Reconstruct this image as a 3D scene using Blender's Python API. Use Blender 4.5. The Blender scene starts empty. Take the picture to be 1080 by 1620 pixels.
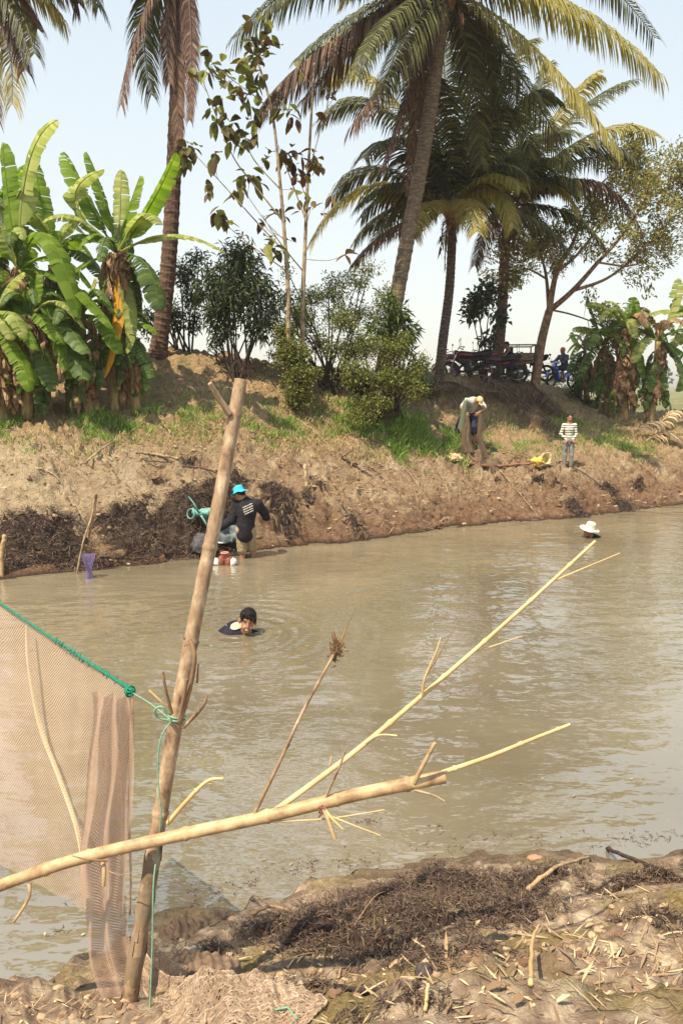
import bpy, math, random, numpy as np
from mathutils import Vector, Matrix, noise
from mathutils.bvhtree import BVHTree
R = math.radians
random.seed(7)
SC = bpy.context.scene
COL = SC.collection

# ------------------------------------------------------------------ camera
CAM_H = 2.9; PITCH = R(9.46); FPX = 1200.0
cd = bpy.data.cameras.new('camera'); cam = bpy.data.objects.new('camera', cd); COL.objects.link(cam)
cd.sensor_fit = 'VERTICAL'; cd.sensor_height = 36; cd.lens = FPX / 1620 * 36
cd.clip_start = 0.05; cd.clip_end = 5000
cam.location = (0, 0, CAM_H); cam.rotation_euler = (R(90) - PITCH, 0, 0)
SC.camera = cam

# ------------------------------------------------------------------ sky, sun, exposure
SUN_EL = 61; SH = Vector((0.66, 0.75)).normalized()      # SH: the way shadows fall on the ground
w = bpy.data.worlds.new('World'); SC.world = w; w.use_nodes = True
nt = w.node_tree; bg = nt.nodes['Background']
sky = nt.nodes.new('ShaderNodeTexSky'); sky.sky_type = 'NISHITA'; sky.sun_disc = False
sky.sun_elevation = R(SUN_EL); sky.sun_rotation = math.atan2(-SH.x, -SH.y)
sky.altitude = 0; sky.air_density = 1.0; sky.dust_density = 1.6; sky.ozone_density = 1.0
hz = nt.nodes.new('ShaderNodeMix'); hz.data_type = 'RGBA'; hz.inputs[0].default_value = 0.8   # a thick, evenly pale haze in the sky
tcw = nt.nodes.new('ShaderNodeTexCoord'); sxw = nt.nodes.new('ShaderNodeSeparateXYZ'); nt.links.new(tcw.outputs['Generated'], sxw.inputs[0])
rw = nt.nodes.new('ShaderNodeValToRGB'); nt.links.new(sxw.outputs[2], rw.inputs[0]); e = rw.color_ramp.elements; e.new(0.2)
for i, (p_, c_) in enumerate([(0.0, (.90, .87, .74, 1)), (0.2, (.79, .84, .82, 1)), (0.6, (.60, .71, .82, 1))]): e[i].position = p_; e[i].color = c_
mw = nt.nodes.new('ShaderNodeVectorMath'); mw.operation = 'SCALE'; mw.inputs['Scale'].default_value = 6.0; nt.links.new(rw.outputs[0], mw.inputs[0]); nt.links.new(mw.outputs[0], hz.inputs[7])
nt.links.new(sky.outputs[0], hz.inputs[6]); nt.links.new(hz.outputs[2], bg.inputs[0]); bg.inputs[1].default_value = 0.13
sl = bpy.data.lights.new('sun', 'SUN'); sun = bpy.data.objects.new('sun', sl); COL.objects.link(sun)
sl.energy = 5.0; sl.angle = R(0.5); sl.color = (1.0, 0.85, 0.63)
sdir = Vector((-SH.x * math.cos(R(SUN_EL)), -SH.y * math.cos(R(SUN_EL)), math.sin(R(SUN_EL))))
sun.rotation_euler = sdir.to_track_quat('Z', 'Y').to_euler()
sun.location = (-20, 20, 40)
vs = SC.view_settings; vs.view_transform = 'Standard'; vs.look = 'None'; vs.exposure = 0.70; vs.gamma = 1
SC.cycles.max_bounces = 6; SC.cycles.transparent_max_bounces = 24; SC.cycles.diffuse_bounces = 3
SC.cycles.volume_bounces = 0
SC.cycles.caustics_reflective = False; SC.cycles.caustics_refractive = False

# ------------------------------------------------------------------ helpers
cp_, sp_ = math.cos(PITCH), math.sin(PITCH)
def ray(px, py):
    u = (px - 540) / FPX; v = (810 - py) / FPX
    return Vector((u, cp_ + v * sp_, -sp_ + v * cp_))
def at(px, py, Y):
    d = ray(px, py); return Vector((0, 0, CAM_H)) + d * (Y / d.y)
def atz(px, py, z):
    d = ray(px, py); return Vector((0, 0, CAM_H)) + d * ((z - CAM_H) / d.z)
def V(*a): return Vector(a)
def fbm(p, oct=4, s=1.0, h=0.9):
    return noise.fractal(p * s, h, 2.0, oct)

class MB:
    def __init__(s): s.v = []; s.f = []; s.m = []; s.uv = None
    def add(s, vs_, fs, m=0):
        b = len(s.v); s.v.extend(vs_); s.f.extend([tuple(i + b for i in f) for f in fs]); s.m.extend([m] * len(fs))
    def tube(s, pts, rad, n=8, m=0, cap=True):
        pts = [Vector(p) for p in pts]
        if not hasattr(rad, '__len__'): rad = [rad] * len(pts)
        if len(rad) == 2 and len(pts) > 2: rad = [rad[0] + (rad[1] - rad[0]) * i / (len(pts) - 1) for i in range(len(pts))]
        b = len(s.v); up = None
        for i, p in enumerate(pts):
            t = (pts[min(i + 1, len(pts) - 1)] - pts[max(i - 1, 0)])
            if t.length < 1e-9: t = Vector((0, 0, 1))
            t.normalize()
            if up is None: up = t.orthogonal().normalized()
            up = (up - t * up.dot(t))
            if up.length < 1e-6: up = t.orthogonal()
            up.normalize(); q = t.cross(up)
            for k in range(n):
                a = 2 * math.pi * k / n
                s.v.append(p + (up * math.cos(a) + q * math.sin(a)) * rad[i])
        for i in range(len(pts) - 1):
            for k in range(n):
                a = b + i * n + k; c = b + i * n + (k + 1) % n
                s.f.append((a, c, c + n, a + n)); s.m.append(m)
        if cap:
            s.f.append(tuple(b + k for k in range(n))[::-1]); s.m.append(m)
            e = b + (len(pts) - 1) * n
            s.f.append(tuple(e + k for k in range(n))); s.m.append(m)
    def box(s, c, size, rot=None, m=0):
        c = Vector(c); hx, hy, hz = [q / 2 for q in size]; vs_ = []
        for dx in (-hx, hx):
            for dy in (-hy, hy):
                for dz in (-hz, hz):
                    p = Vector((dx, dy, dz))
                    if rot is not None: p = rot @ p
                    vs_.append(c + p)
        s.add(vs_, [(0, 1, 3, 2), (4, 6, 7, 5), (0, 4, 5, 1), (2, 3, 7, 6), (0, 2, 6, 4), (1, 5, 7, 3)], m)
    def lathe(s, prof, n=20, mat=None, m=0, close=False):
        # prof: (r, z) pairs, spun about z then moved by matrix
        b = len(s.v)
        for r, z in prof:
            for k in range(n):
                a = 2 * math.pi * k / n; p = Vector((r * math.cos(a), r * math.sin(a), z))
                s.v.append(mat @ p if mat is not None else p)
        L = len(prof)
        for i in range(L if close else L - 1):
            j = (i + 1) % L
            for k in range(n):
                a = b + i * n + k; c = b + i * n + (k + 1) % n; d = b + j * n + (k + 1) % n; e = b + j * n + k
                s.f.append((a, c, d, e)); s.m.append(m)
    def ball(s, c, r, n=10, m=0, rot=None, bump=0):
        c = Vector(c); r = Vector(r) if hasattr(r, '__len__') else Vector((r, r, r)); vs_ = []; L = n
        sd = random.random() * 50
        for i in range(L + 1):
            th = math.pi * i / L
            for k in range(2 * n):
                a = math.pi * k / n; p = Vector((math.sin(th) * math.cos(a), math.sin(th) * math.sin(a), math.cos(th)))
                if bump: p *= 1 + bump * noise.noise(p * 2.2 + Vector((sd, 0, 0)))
                p = Vector((p.x * r.x, p.y * r.y, p.z * r.z))
                vs_.append(c + (rot @ p if rot is not None else p))
        fs = [(i * 2 * n + k, (i + 1) * 2 * n + k, (i + 1) * 2 * n + (k + 1) % (2 * n), i * 2 * n + (k + 1) % (2 * n)) for i in range(L) for k in range(2 * n)]
        s.add(vs_, fs, m)
    def build(s, name, mats, parent=None, smooth=False, origin=None, local=False):
        me = bpy.data.meshes.new(name)
        off = Vector((0, 0, 0))
        if not local:
            if parent is not None:
                q = parent
                while q is not None: off += q.location; q = q.parent
            elif origin is not None: off = Vector(origin)
        me.from_pydata([tuple(Vector(p) - off) for p in s.v], [], s.f)
        if not hasattr(mats, '__len__'): mats = [mats]
        for m_ in mats: me.materials.append(m_)
        if len(mats) > 1: me.polygons.foreach_set('material_index', s.m)
        if smooth: me.polygons.foreach_set('use_smooth', [True] * len(me.polygons))
        if s.uv is not None:
            ul = me.uv_layers.new(name='UVMap')
            li = np.zeros(len(me.loops), dtype=np.int32); me.loops.foreach_get('vertex_index', li)
            ul.data.foreach_set('uv', np.array(s.uv, dtype=np.float32)[li].ravel())
        me.update()
        o = bpy.data.objects.new(name, me); COL.objects.link(o)
        if parent is not None: o.parent = parent
        elif not local: o.location = off
        return o

def tag(o, label=None, cat=None, group=None, kind=None):
    if label: o['label'] = label
    if cat: o['category'] = cat
    if group: o['group'] = group
    if kind: o['kind'] = kind
    return o
def thing(name, loc, label, cat, group=None):
    o = bpy.data.objects.new(name, None); COL.objects.link(o); o.location = loc; o.empty_display_size = 0.2
    return tag(o, label, cat, group)

def catmull(pts, n):
    P = [Vector(p) for p in pts]
    if len(P) == 2: return [P[0].lerp(P[1], i / n) for i in range(n + 1)]
    out = []; m = len(P) - 1
    for i in range(n + 1):
        t = i / n * m; k = min(int(t), m - 1); t -= k
        a = P[max(k - 1, 0)]; b = P[k]; c = P[k + 1]; d = P[min(k + 2, m)]
        out.append(0.5 * ((2 * b) + (c - a) * t + (2 * a - 5 * b + 4 * c - d) * t * t + (3 * b - a - 3 * c + d) * t ** 3))
    return out
def bez(a, b, c, t): return a * (1 - t) ** 2 + b * 2 * t * (1 - t) + c * t * t
def rv(s=1.0): return Vector((random.uniform(-s, s), random.uniform(-s, s), random.uniform(-s, s)))

# ------------------------------------------------------------------ materials
def hexc(c): return (c[0], c[1], c[2], 1)
def mat(name, cols, mode='noise', scale=6, rough=0.8, bump=0.0, bscale=40, transl=0.0, spec=0.3, metal=0.0, detail=6, stretch=None, coat=0.0, bdist=0.02):
    m = bpy.data.materials.new(name); m.use_nodes = True; nt = m.node_tree; N = nt.nodes; L = nt.links
    b = N['Principled BSDF']; b.inputs['Roughness'].default_value = rough; b.inputs['Specular IOR Level'].default_value = spec
    b.inputs['Metallic'].default_value = metal; b.inputs['Coat Weight'].default_value = coat
    tc = N.new('ShaderNodeTexCoord'); co = tc.outputs['Object']
    if stretch:
        mp = N.new('ShaderNodeMapping'); mp.inputs['Scale'].default_value = stretch; L.new(co, mp.inputs[0]); co = mp.outputs[0]
    if len(cols) > 1:
        rp = N.new('ShaderNodeValToRGB'); e = rp.color_ramp.elements
        while len(e) < len(cols): e.new(0.5)
        lo, hi = (0.32, 0.68) if mode == 'noise' else (0.0, 1.0)
        for i, c in enumerate(cols): e[i].position = lo + (hi - lo) * i / (len(cols) - 1); e[i].color = hexc(c)
        if mode == 'noise':
            n = N.new('ShaderNodeTexNoise'); n.inputs['Scale'].default_value = scale; n.inputs['Detail'].default_value = detail; n.inputs['Roughness'].default_value = 0.62
            L.new(co, n.inputs['Vector']); L.new(n.outputs[0], rp.inputs[0])
        else:
            g = N.new('ShaderNodeNewGeometry'); L.new(g.outputs['Random Per Island'], rp.inputs[0])
        colout = rp.outputs[0]; L.new(colout, b.inputs['Base Color'])
    else:
        b.inputs['Base Color'].default_value = hexc(cols[0]); colout = None
    if bump:
        n2 = N.new('ShaderNodeTexNoise'); n2.inputs['Scale'].default_value = bscale; n2.inputs['Detail'].default_value = 5
        L.new(co, n2.inputs['Vector']); bp = N.new('ShaderNodeBump'); bp.inputs['Strength'].default_value = min(bump, 1); bp.inputs['Distance'].default_value = bdist
        L.new(n2.outputs[0], bp.inputs['Height']); L.new(bp.outputs[0], b.inputs['Normal'])
    if transl:
        t = N.new('ShaderNodeBsdfTranslucent'); mx = N.new('ShaderNodeMixShader'); mx.inputs[0].default_value = transl
        if colout is not None:
            hs = N.new('ShaderNodeHueSaturation'); hs.inputs['Value'].default_value = 1.5; hs.inputs['Saturation'].default_value = 1.1
            L.new(colout, hs.inputs['Color']); L.new(hs.outputs[0], t.inputs[0])
        else: t.inputs[0].default_value = hexc([min(1, q * 1.5) for q in cols[0]])
        out = N['Material Output']; L.new(b.outputs[0], mx.inputs[1]); L.new(t.outputs[0], mx.inputs[2]); L.new(mx.outputs[0], out.inputs[0])
    return m

M = {}
M['palm_green'] = mat('palm_green', [(0.028, 0.03, 0.017), (0.065, 0.075, 0.028), (0.19, 0.19, 0.06)], 'island', rough=0.55, transl=0.25, spec=0.3)
M['palm_yellow'] = mat('palm_yellow', [(0.15, 0.15, 0.04), (0.32, 0.29, 0.08), (0.46, 0.38, 0.13)], 'island', rough=0.5, transl=0.4)
M['palm_brown'] = mat('palm_brown', [(0.045, 0.025, 0.026), (0.12, 0.07, 0.055), (0.25, 0.16, 0.10)], 'island', rough=0.75, transl=0.15)
M['palm_trunk'] = mat('palm_trunk', [(0.04, 0.028, 0.028), (0.10, 0.075, 0.062), (0.2, 0.155, 0.12)], scale=7, rough=0.9, bump=1, bscale=30, stretch=(1, 1, 3.5))
M['palm_trunk_dark'] = mat('palm_trunk_dark', [(0.045, 0.028, 0.026), (0.12, 0.07, 0.052), (0.25, 0.15, 0.095)], scale=6, rough=0.9, bump=1, bscale=30, stretch=(1, 1, 4))
M['palm_trunk_pale'] = mat('palm_trunk_pale', [(0.085, 0.06, 0.045), (0.19, 0.145, 0.105), (0.32, 0.26, 0.18)], scale=6, rough=0.9, bump=1, bscale=30, stretch=(1, 1, 4))
M['banana_green'] = mat('banana_green', [(0.10, 0.18, 0.02), (0.18, 0.28, 0.035), (0.25, 0.34, 0.06)], 'island', scale=2.5, rough=0.55, transl=0.45, spec=0.15, bump=0.3, bscale=30)
M['banana_pale'] = mat('banana_pale', [(0.22, 0.27, 0.07), (0.33, 0.38, 0.12), (0.44, 0.46, 0.19)], 'island', scale=2.5, rough=0.55, transl=0.45, spec=0.15, bump=0.3, bscale=30)
M['banana_dark'] = mat('banana_dark', [(0.05, 0.09, 0.022), (0.085, 0.14, 0.035), (0.13, 0.19, 0.05)], 'island', scale=3, rough=0.55, transl=0.32, spec=0.25, bump=0.3, bscale=30)
M['banana_yellow'] = mat('banana_yellow', [(0.5, 0.25, 0.02), (0.66, 0.36, 0.03), (0.55, 0.22, 0.03)], scale=4, rough=0.5, transl=0.35)
M['banana_dry'] = mat('banana_dry', [(0.10, 0.055, 0.04), (0.26, 0.16, 0.09), (0.44, 0.30, 0.17)], scale=5, rough=0.85, transl=0.12, bump=0.6, bscale=20)
M['banana_stem'] = mat('banana_stem', [(0.12, 0.07, 0.04), (0.24, 0.17, 0.08), (0.3, 0.28, 0.12)], scale=5, rough=0.6, bump=0.4, bscale=12, stretch=(3, 3, 0.6))
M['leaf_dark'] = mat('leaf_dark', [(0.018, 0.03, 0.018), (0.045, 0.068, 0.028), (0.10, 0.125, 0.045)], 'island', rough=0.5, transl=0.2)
M['leaf_mid'] = mat('leaf_mid', [(0.025, 0.05, 0.02), (0.065, 0.11, 0.03), (0.16, 0.2, 0.05)], 'island', rough=0.55, transl=0.3)
M['leaf_fresh'] = mat('leaf_fresh', [(0.05, 0.07, 0.018), (0.14, 0.165, 0.04), (0.31, 0.31, 0.09)], 'island', rough=0.6, transl=0.35)
M['leaf_yellow'] = mat('leaf_yellow', [(0.10, 0.11, 0.035), (0.25, 0.24, 0.08), (0.44, 0.40, 0.17)], 'island', rough=0.6, transl=0.35)
M['leaf_teak'] = mat('leaf_teak', [(0.06, 0.028, 0.015), (0.09, 0.08, 0.025), (0.14, 0.16, 0.035), (0.26, 0.28, 0.07)], 'island', rough=0.55, transl=0.35)
M['leaf_autumn'] = mat('leaf_autumn', [(0.05, 0.022, 0.018), (0.10, 0.045, 0.025), (0.16, 0.12, 0.03), (0.2, 0.2, 0.05)], 'island', rough=0.6, transl=0.3)
M['bark_red'] = mat('bark_red', [(0.10, 0.055, 0.04), (0.25, 0.15, 0.10), (0.4, 0.28, 0.19)], scale=8, rough=0.9, bump=1, bscale=25)
M['bark_dark'] = mat('bark_dark', [(0.025, 0.016, 0.018), (0.06, 0.04, 0.035), (0.11, 0.075, 0.055)], scale=8, rough=0.9, bump=1, bscale=25)
M['bark_pale'] = mat('bark_pale', [(0.12, 0.08, 0.05), (0.32, 0.24, 0.15), (0.46, 0.37, 0.25)], scale=7, rough=0.85, bump=0.6, bscale=25)
M['grass'] = mat('grass', [(0.09, 0.17, 0.03), (0.15, 0.27, 0.05), (0.24, 0.36, 0.08), (0.42, 0.44, 0.17)], 'island', rough=0.6, transl=0.35)
M['grass_dry'] = mat('grass_dry', [(0.22, 0.19, 0.08), (0.42, 0.34, 0.17), (0.6, 0.5, 0.3)], 'island', rough=0.7, transl=0.3)
M['straw'] = mat('straw', [(0.13, 0.08, 0.045), (0.28, 0.19, 0.11), (0.42, 0.31, 0.18), (0.62, 0.50, 0.32)], 'island', rough=0.8, transl=0.1)
M['weed'] = mat('weed', [(0.032, 0.02, 0.017), (0.085, 0.055, 0.04), (0.18, 0.125, 0.08)], 'island', rough=0.6)
M['weed_base'] = mat('weed_base', [(0.03, 0.018, 0.015), (0.065, 0.042, 0.03)], scale=20, rough=0.8, bump=1, bscale=30)
M['bamboo'] = mat('bamboo', [(0.24, 0.15, 0.08), (0.42, 0.29, 0.155), (0.56, 0.42, 0.24)], scale=16, rough=0.5, bump=0.4, bdist=.003, stretch=(1, 1, 1), bscale=60, spec=0.4, detail=8)
M['bamboo_thin'] = mat('bamboo_thin', [(0.46, 0.31, 0.14), (0.68, 0.50, 0.26)], scale=8, rough=0.5, spec=0.4)
M['bamboo_old'] = mat('bamboo_old', [(0.085, 0.05, 0.035), (0.27, 0.18, 0.11), (0.36, 0.26, 0.17), (0.56, 0.43, 0.30)], scale=16, rough=0.6, bump=0.6, bdist=.004, bscale=90, stretch=(1.4, 1.4, .7), detail=9)
M['bamboo_mud'] = mat('bamboo_mud', [(0.16, 0.11, 0.07), (0.30, 0.23, 0.155)], scale=9, rough=0.85, bump=0.5, bdist=.004, bscale=50)
M['twig'] = mat('twig', [(0.16, 0.095, 0.06), (0.36, 0.24, 0.14)], scale=12, rough=0.8)
M['dark'] = mat('dark', [(0.02, 0.014, 0.014)], rough=0.9)
# ------------------------------------------------------------------ terrain
def ramp(nt, stops, src):
    rp = nt.nodes.new('ShaderNodeValToRGB'); e = rp.color_ramp.elements
    while len(e) < len(stops): e.new(0.5)
    for i, (p, c) in enumerate(stops): e[i].position = p; e[i].color = hexc(c if hasattr(c, '__len__') else (c, c, c))
    nt.links.new(src, rp.inputs[0]); return rp.outputs[0]
def mixc(nt, f, a, b, blend='MIX'):
    m = nt.nodes.new('ShaderNodeMix'); m.data_type = 'RGBA'; m.blend_type = blend
    for s, i in ((f, 0), (a, 6), (b, 7)):
        if hasattr(s, 'is_output'): nt.links.new(s, m.inputs[i])
        elif i == 0: m.inputs[0].default_value = s
        else: m.inputs[i].default_value = hexc(s)
    return m.outputs[2]
def nz(nt, co, scale, detail=6, rough=0.6, typ='n', stretch=None):
    if stretch:
        mp = nt.nodes.new('ShaderNodeMapping'); mp.inputs['Scale'].default_value = stretch[:3]
        if len(stretch) > 3: mp.inputs['Rotation'].default_value = (0, 0, stretch[3])
        nt.links.new(co, mp.inputs[0]); co = mp.outputs[0]
    n = nt.nodes.new('ShaderNodeTexNoise' if typ == 'n' else 'ShaderNodeTexVoronoi'); n.inputs['Scale'].default_value = scale
    if typ == 'n': n.inputs['Detail'].default_value = detail; n.inputs['Roughness'].default_value = rough
    else: n.feature = 'DISTANCE_TO_EDGE'
    nt.links.new(co, n.inputs['Vector']); return n.outputs[0]
def math_(nt, op, a, b=None, c=None, clamp=False):
    m = nt.nodes.new('ShaderNodeMath'); m.operation = op; m.use_clamp = clamp
    for i, s in enumerate((a, b, c)):
        if s is None: continue
        if hasattr(s, 'is_output'): nt.links.new(s, m.inputs[i])
        else: m.inputs[i].default_value = s
    return m.outputs[0]

def ground_mat(name, near):
    m = bpy.data.materials.new(name); m.use_nodes = True; nt = m.node_tree; N = nt.nodes; L = nt.links
    b = N['Principled BSDF']
    g = N.new('ShaderNodeNewGeometry'); pos = g.outputs['Position']; sx = N.new('ShaderNodeSeparateXYZ'); L.new(pos, sx.inputs[0])
    X, Y, Z = sx.outputs
    n1 = nz(nt, pos, 1.6, 8, 0.65); n2 = nz(nt, pos, 9, 8, 0.7); n3 = nz(nt, pos, 0.5, 4); n4 = nz(nt, pos, 45, 5, 0.7)
    if near:
        dry = ramp(nt, [(0.3, (0.085, 0.055, 0.042)), (0.5, (0.23, 0.165, 0.115)), (0.68, (0.48, 0.395, 0.28))], n2)
        olive = ramp(nt, [(0.3, (0.09, 0.065, 0.02)), (0.7, (0.26, 0.20, 0.09))], n4)
        c = mixc(nt, ramp(nt, [(0.48, 0), (0.6, 1)], n1), dry, olive)
        wet = ramp(nt, [(0.3, (0.07, 0.045, 0.03)), (0.7, (0.17, 0.125, 0.08))], n2)
        zz = math_(nt, 'ADD', Z, math_(nt, 'MULTIPLY', math_(nt, 'SUBTRACT', n1, 0.5), 0.35))
        wetf = ramp(nt, [(0.03, 1), (0.22, 0)], zz)
        c = mixc(nt, wetf, c, wet)
        rough = ramp(nt, [(0.0, 0.85), (1.0, 0.35)], wetf)
        L.new(rough, b.inputs['Roughness'])
        bs, bd = 1.0, 0.02
    else:
        sl = nz(nt, pos, 2.2, 8, 0.7, stretch=(1.6, 0.5, 0.5, 0.45))
        brown = ramp(nt, [(0.32, (0.23, 0.13, 0.075)), (0.5, (0.43, 0.285, 0.17)), (0.66, (0.62, 0.47, 0.31))], sl)
        cre = nz(nt, pos, 7, 8, 0.75, stretch=(1.5, 0.6, 0.6, 0.5))
        brown = mixc(nt, ramp(nt, [(0.37, 0.9), (0.47, 0)], cre), brown, (0.10, 0.055, 0.035))
        brown = mixc(nt, 0.4, brown, ramp(nt, [(0.3, (0.20, 0.12, 0.075)), (0.7, (0.62, 0.49, 0.32))], n4))
        pale = ramp(nt, [(0.3, (0.38, 0.27, 0.16)), (0.5, (0.60, 0.48, 0.31)), (0.7, (0.72, 0.61, 0.43))], n2)
        # pale dried clay to the left, in patches elsewhere
        pf = math_(nt, 'ADD', math_(nt, 'MULTIPLY', math_(nt, 'ADD', X, 2.0), -0.24), math_(nt, 'MULTIPLY', math_(nt, 'SUBTRACT', n1, 0.5), 3.2), clamp=True)
        patch = ramp(nt, [(0.56, 0), (0.62, 0.7)], n1)
        c = mixc(nt, math_(nt, 'MAXIMUM', pf, patch), brown, pale); c = mixc(nt, ramp(nt, [(0.34, 0.75), (0.41, 0)], nz(nt, pos, 3.3, 9, 0.8)), c, (0.13, 0.07, 0.045))
        # reddish damp foot
        zz = math_(nt, 'ADD', Z, math_(nt, 'MULTIPLY', math_(nt, 'SUBTRACT', n1, 0.5), 0.9))
        damp = ramp(nt, [(0.3, (0.13, 0.062, 0.038)), (0.5, (0.25, 0.14, 0.085)), (0.7, (0.38, 0.245, 0.155))], n2)
        c = mixc(nt, ramp(nt, [(0.08, 0.9), (0.85, 0)], zz), c, damp)
        vw = ramp(nt, [(0.0, 1), (0.09, 0)], Z)
        c = mixc(nt, vw, c, (0.05, 0.03, 0.02))
        # upper slope: earth with dry grass thatch
        up = ramp(nt, [(0.3, (0.24, 0.14, 0.075)), (0.48, (0.47, 0.32, 0.18)), (0.7, (0.62, 0.48, 0.29))], n2)
        gr = ramp(nt, [(0.3, (0.13, 0.125, 0.05)), (0.7, (0.34, 0.30, 0.125))], n4)
        up = mixc(nt, ramp(nt, [(0.48, 0), (0.64, 0.6)], n1), up, gr)
        zu = math_(nt, 'ADD', Z, math_(nt, 'MULTIPLY', X, 0.06)); zu = math_(nt, 'ADD', zu, math_(nt, 'MULTIPLY', math_(nt, 'SUBTRACT', n1, 0.5), 0.8))
        zu = math_(nt, 'MULTIPLY', zu, 0.25)
        c = mixc(nt, ramp(nt, [(0.36, 0), (0.46, 1)], zu), c, up)
        # fields far off
        fld = ramp(nt, [(0.35, (0.12, 0.14, 0.05)), (0.65, (0.26, 0.25, 0.12))], n3)
        c = mixc(nt, ramp(nt, [(0.40, 0), (0.55, 1)], math_(nt, 'MULTIPLY', Y, 0.0125)), c, fld)
        b.inputs['Roughness'].default_value = 0.9
        bs, bd = 1.0, 0.15
    vor = nz(nt, pos, 14 if near else 5, typ='v')
    crack = ramp(nt, [(0.0, 0), (0.05, 1)], vor)
    hgt = math_(nt, 'ADD', math_(nt, 'ADD', n2, math_(nt, 'MULTIPLY', n4, 0.5)), math_(nt, 'MULTIPLY', crack, 0.12))
    bp = N.new('ShaderNodeBump'); bp.inputs['Strength'].default_value = bs; bp.inputs['Distance'].default_value = bd
    L.new(hgt, bp.inputs['Height']); L.new(bp.outputs[0], b.inputs['Normal'])
    L.new(c, b.inputs['Base Color']); b.inputs['Specular IOR Level'].default_value = 0.25
    return m

BANK = [  # px, waterline py, then (py, Y) up the slope to the crest
 (-420, 955, (850, 11.4), (700, 13.2), (640, 15.0), (575, 18.0)),
 (0,    910, (812, 12.1), (695, 13.6), (640, 15.2), (590, 18.0)),
 (150,  893, (800, 12.8), (700, 14.2), (640, 15.6), (572, 18.0)),
 (300,  881, (790, 13.3), (700, 14.8), (630, 16.2), (560, 18.3)),
 (430,  868, (785, 14.1), (705, 15.6), (640, 17.0), (576, 19.0)),
 (560,  857, (785, 14.9), (712, 16.5), (645, 18.0), (592, 20.5)),
 (700,  837, (780, 16.3), (722, 18.0), (650, 20.0), (596, 23.5)),
 (800,  827, (775, 17.2), (732, 18.6), (660, 21.5), (602, 25.0)),
 (895,  820, (775, 17.7), (737, 18.8), (672, 22.0), (620, 27.5)),
 (1000, 808, (765, 18.8), (725, 20.2), (684, 23.0), (655, 27.0)),
 (1080, 797, (755, 20.0), (712, 21.5), (674, 25.0), (650, 29.0)),
 (1300, 768, (735, 22.5), (700, 24.5), (668, 29.0), (650, 34.0)),
 (1650, 745, (718, 27.0), (692, 30.0), (668, 36.0), (652, 42.0))]
cols = []
for c in BANK:
    Wp = atz(c[0], c[1], 0); row = [Wp] + [at(c[0], a, b) for a, b in c[2:]]
    dv = Vector((Wp.x, Wp.y, 0)).normalized()
    nrm = (Vector((row[-1].x, row[-1].y, 0)) - Vector((row[0].x, row[0].y, 0))).normalized()
    under = Wp - nrm * 1.6 + V(0, 0, -1.0)
    D = row[-1]
    back = [D + nrm * 1.6 + V(0, 0, -0.12), D + nrm * 4 + V(0, 0, -0.9)]
    b3 = D + nrm * 12; b3.z = 1.1; b4 = D + nrm * 55; b4.z = 0.9; b5 = D + nrm * 250; b5.z = .8; b6 = D + nrm * 1500; b6.z = 0.8
    cols.append([under] + row + back + [b3, b4, b5, b6])
far_l = [p + V(-60, -25, 0) for p in cols[0]]; far_r = [p + V(60, 12, 0) for p in cols[-1]]
cols = [far_l] + cols + [far_r]
NR = len(cols[0])
# columns: fine where the camera sees
mb = MB(); grid = []
colp = []
ks = [0, 0.5]; k = 1.0
while k < len(cols) - 2: ks.append(k); k += 0.022
ks += [len(cols) - 2, len(cols) - 1.5, len(cols) - 1]
def cat1(P, t):
    m_ = len(P) - 1; k = min(int(t), m_ - 1); t -= k
    a = P[max(k - 1, 0)]; b = P[k]; c = P[k + 1]; d = P[min(k + 2, m_)]
    return 0.5 * ((2 * b) + (c - a) * t + (2 * a - 5 * b + 4 * c - d) * t * t + (3 * b - a - 3 * c + d) * t ** 3)
rows_t = []
for seg, n in enumerate([8, 34, 34, 26, 30, 8, 6, 5, 4, 3, 3]):
    rows_t += [seg + i / n for i in range(n)]
rows_t.append(NR - 1)
for kk in ks:
    P = [cat1([c[r] for c in cols], kk) for r in range(NR)]
    line = []
    for t in rows_t:
        s = int(min(t, NR - 2)); f = t - s
        p = cat1(P, t) if t < 6 else P[s].lerp(P[s + 1], f)
        if 1 <= kk <= len(cols) - 2 and t < 9:
            amp = max(0, min(1, (t - 0.7) / 0.6)) * (1 if t < 5.5 else 0.6)
            # downslope rills, drifting to the right as they come down, then lumps and clods
            q = V(kk * 1.7 + t * 0.9 + 0.25 * noise.noise(p * 0.7), t * 1.3, 0)
            rill = abs(noise.noise(q * 3.1)) + 0.6 * abs(noise.noise(q * 8.1 + V(3, 1, 0)))
            lump = fbm(p, 4, 1.1)
            clod = abs(fbm(p, 3, 5.0)) * 1.4 - .3
            rl = (0.34 if t < 3.2 else 0.05) * (0.3 + 1.2 * abs(noise.noise(p * 0.5 + V(9, 0, 0))))
            p = p + V(0, -0.25, 1).normalized() * amp * (lump * 0.16 + clod * 0.10 - (rill - 0.25) * rl)
        line.append(p)
    grid.append(line)
nr = len(rows_t)
mb.v = [p for l in grid for p in l]
mb.f = [(i * nr + j, i * nr + j + 1, (i + 1) * nr + j + 1, (i + 1) * nr + j) for i in range(len(grid) - 1) for j in range(nr - 1)]
mb.m = [0] * len(mb.f)
mb.f = [f[::-1] for f in mb.f]
o = mb.build('river_bank', ground_mat('bank_earth', False), smooth=True); tag(o, kind='structure')
bank_bvh = BVHTree.FromPolygons([tuple(v) for v in mb.v], mb.f)

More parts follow.
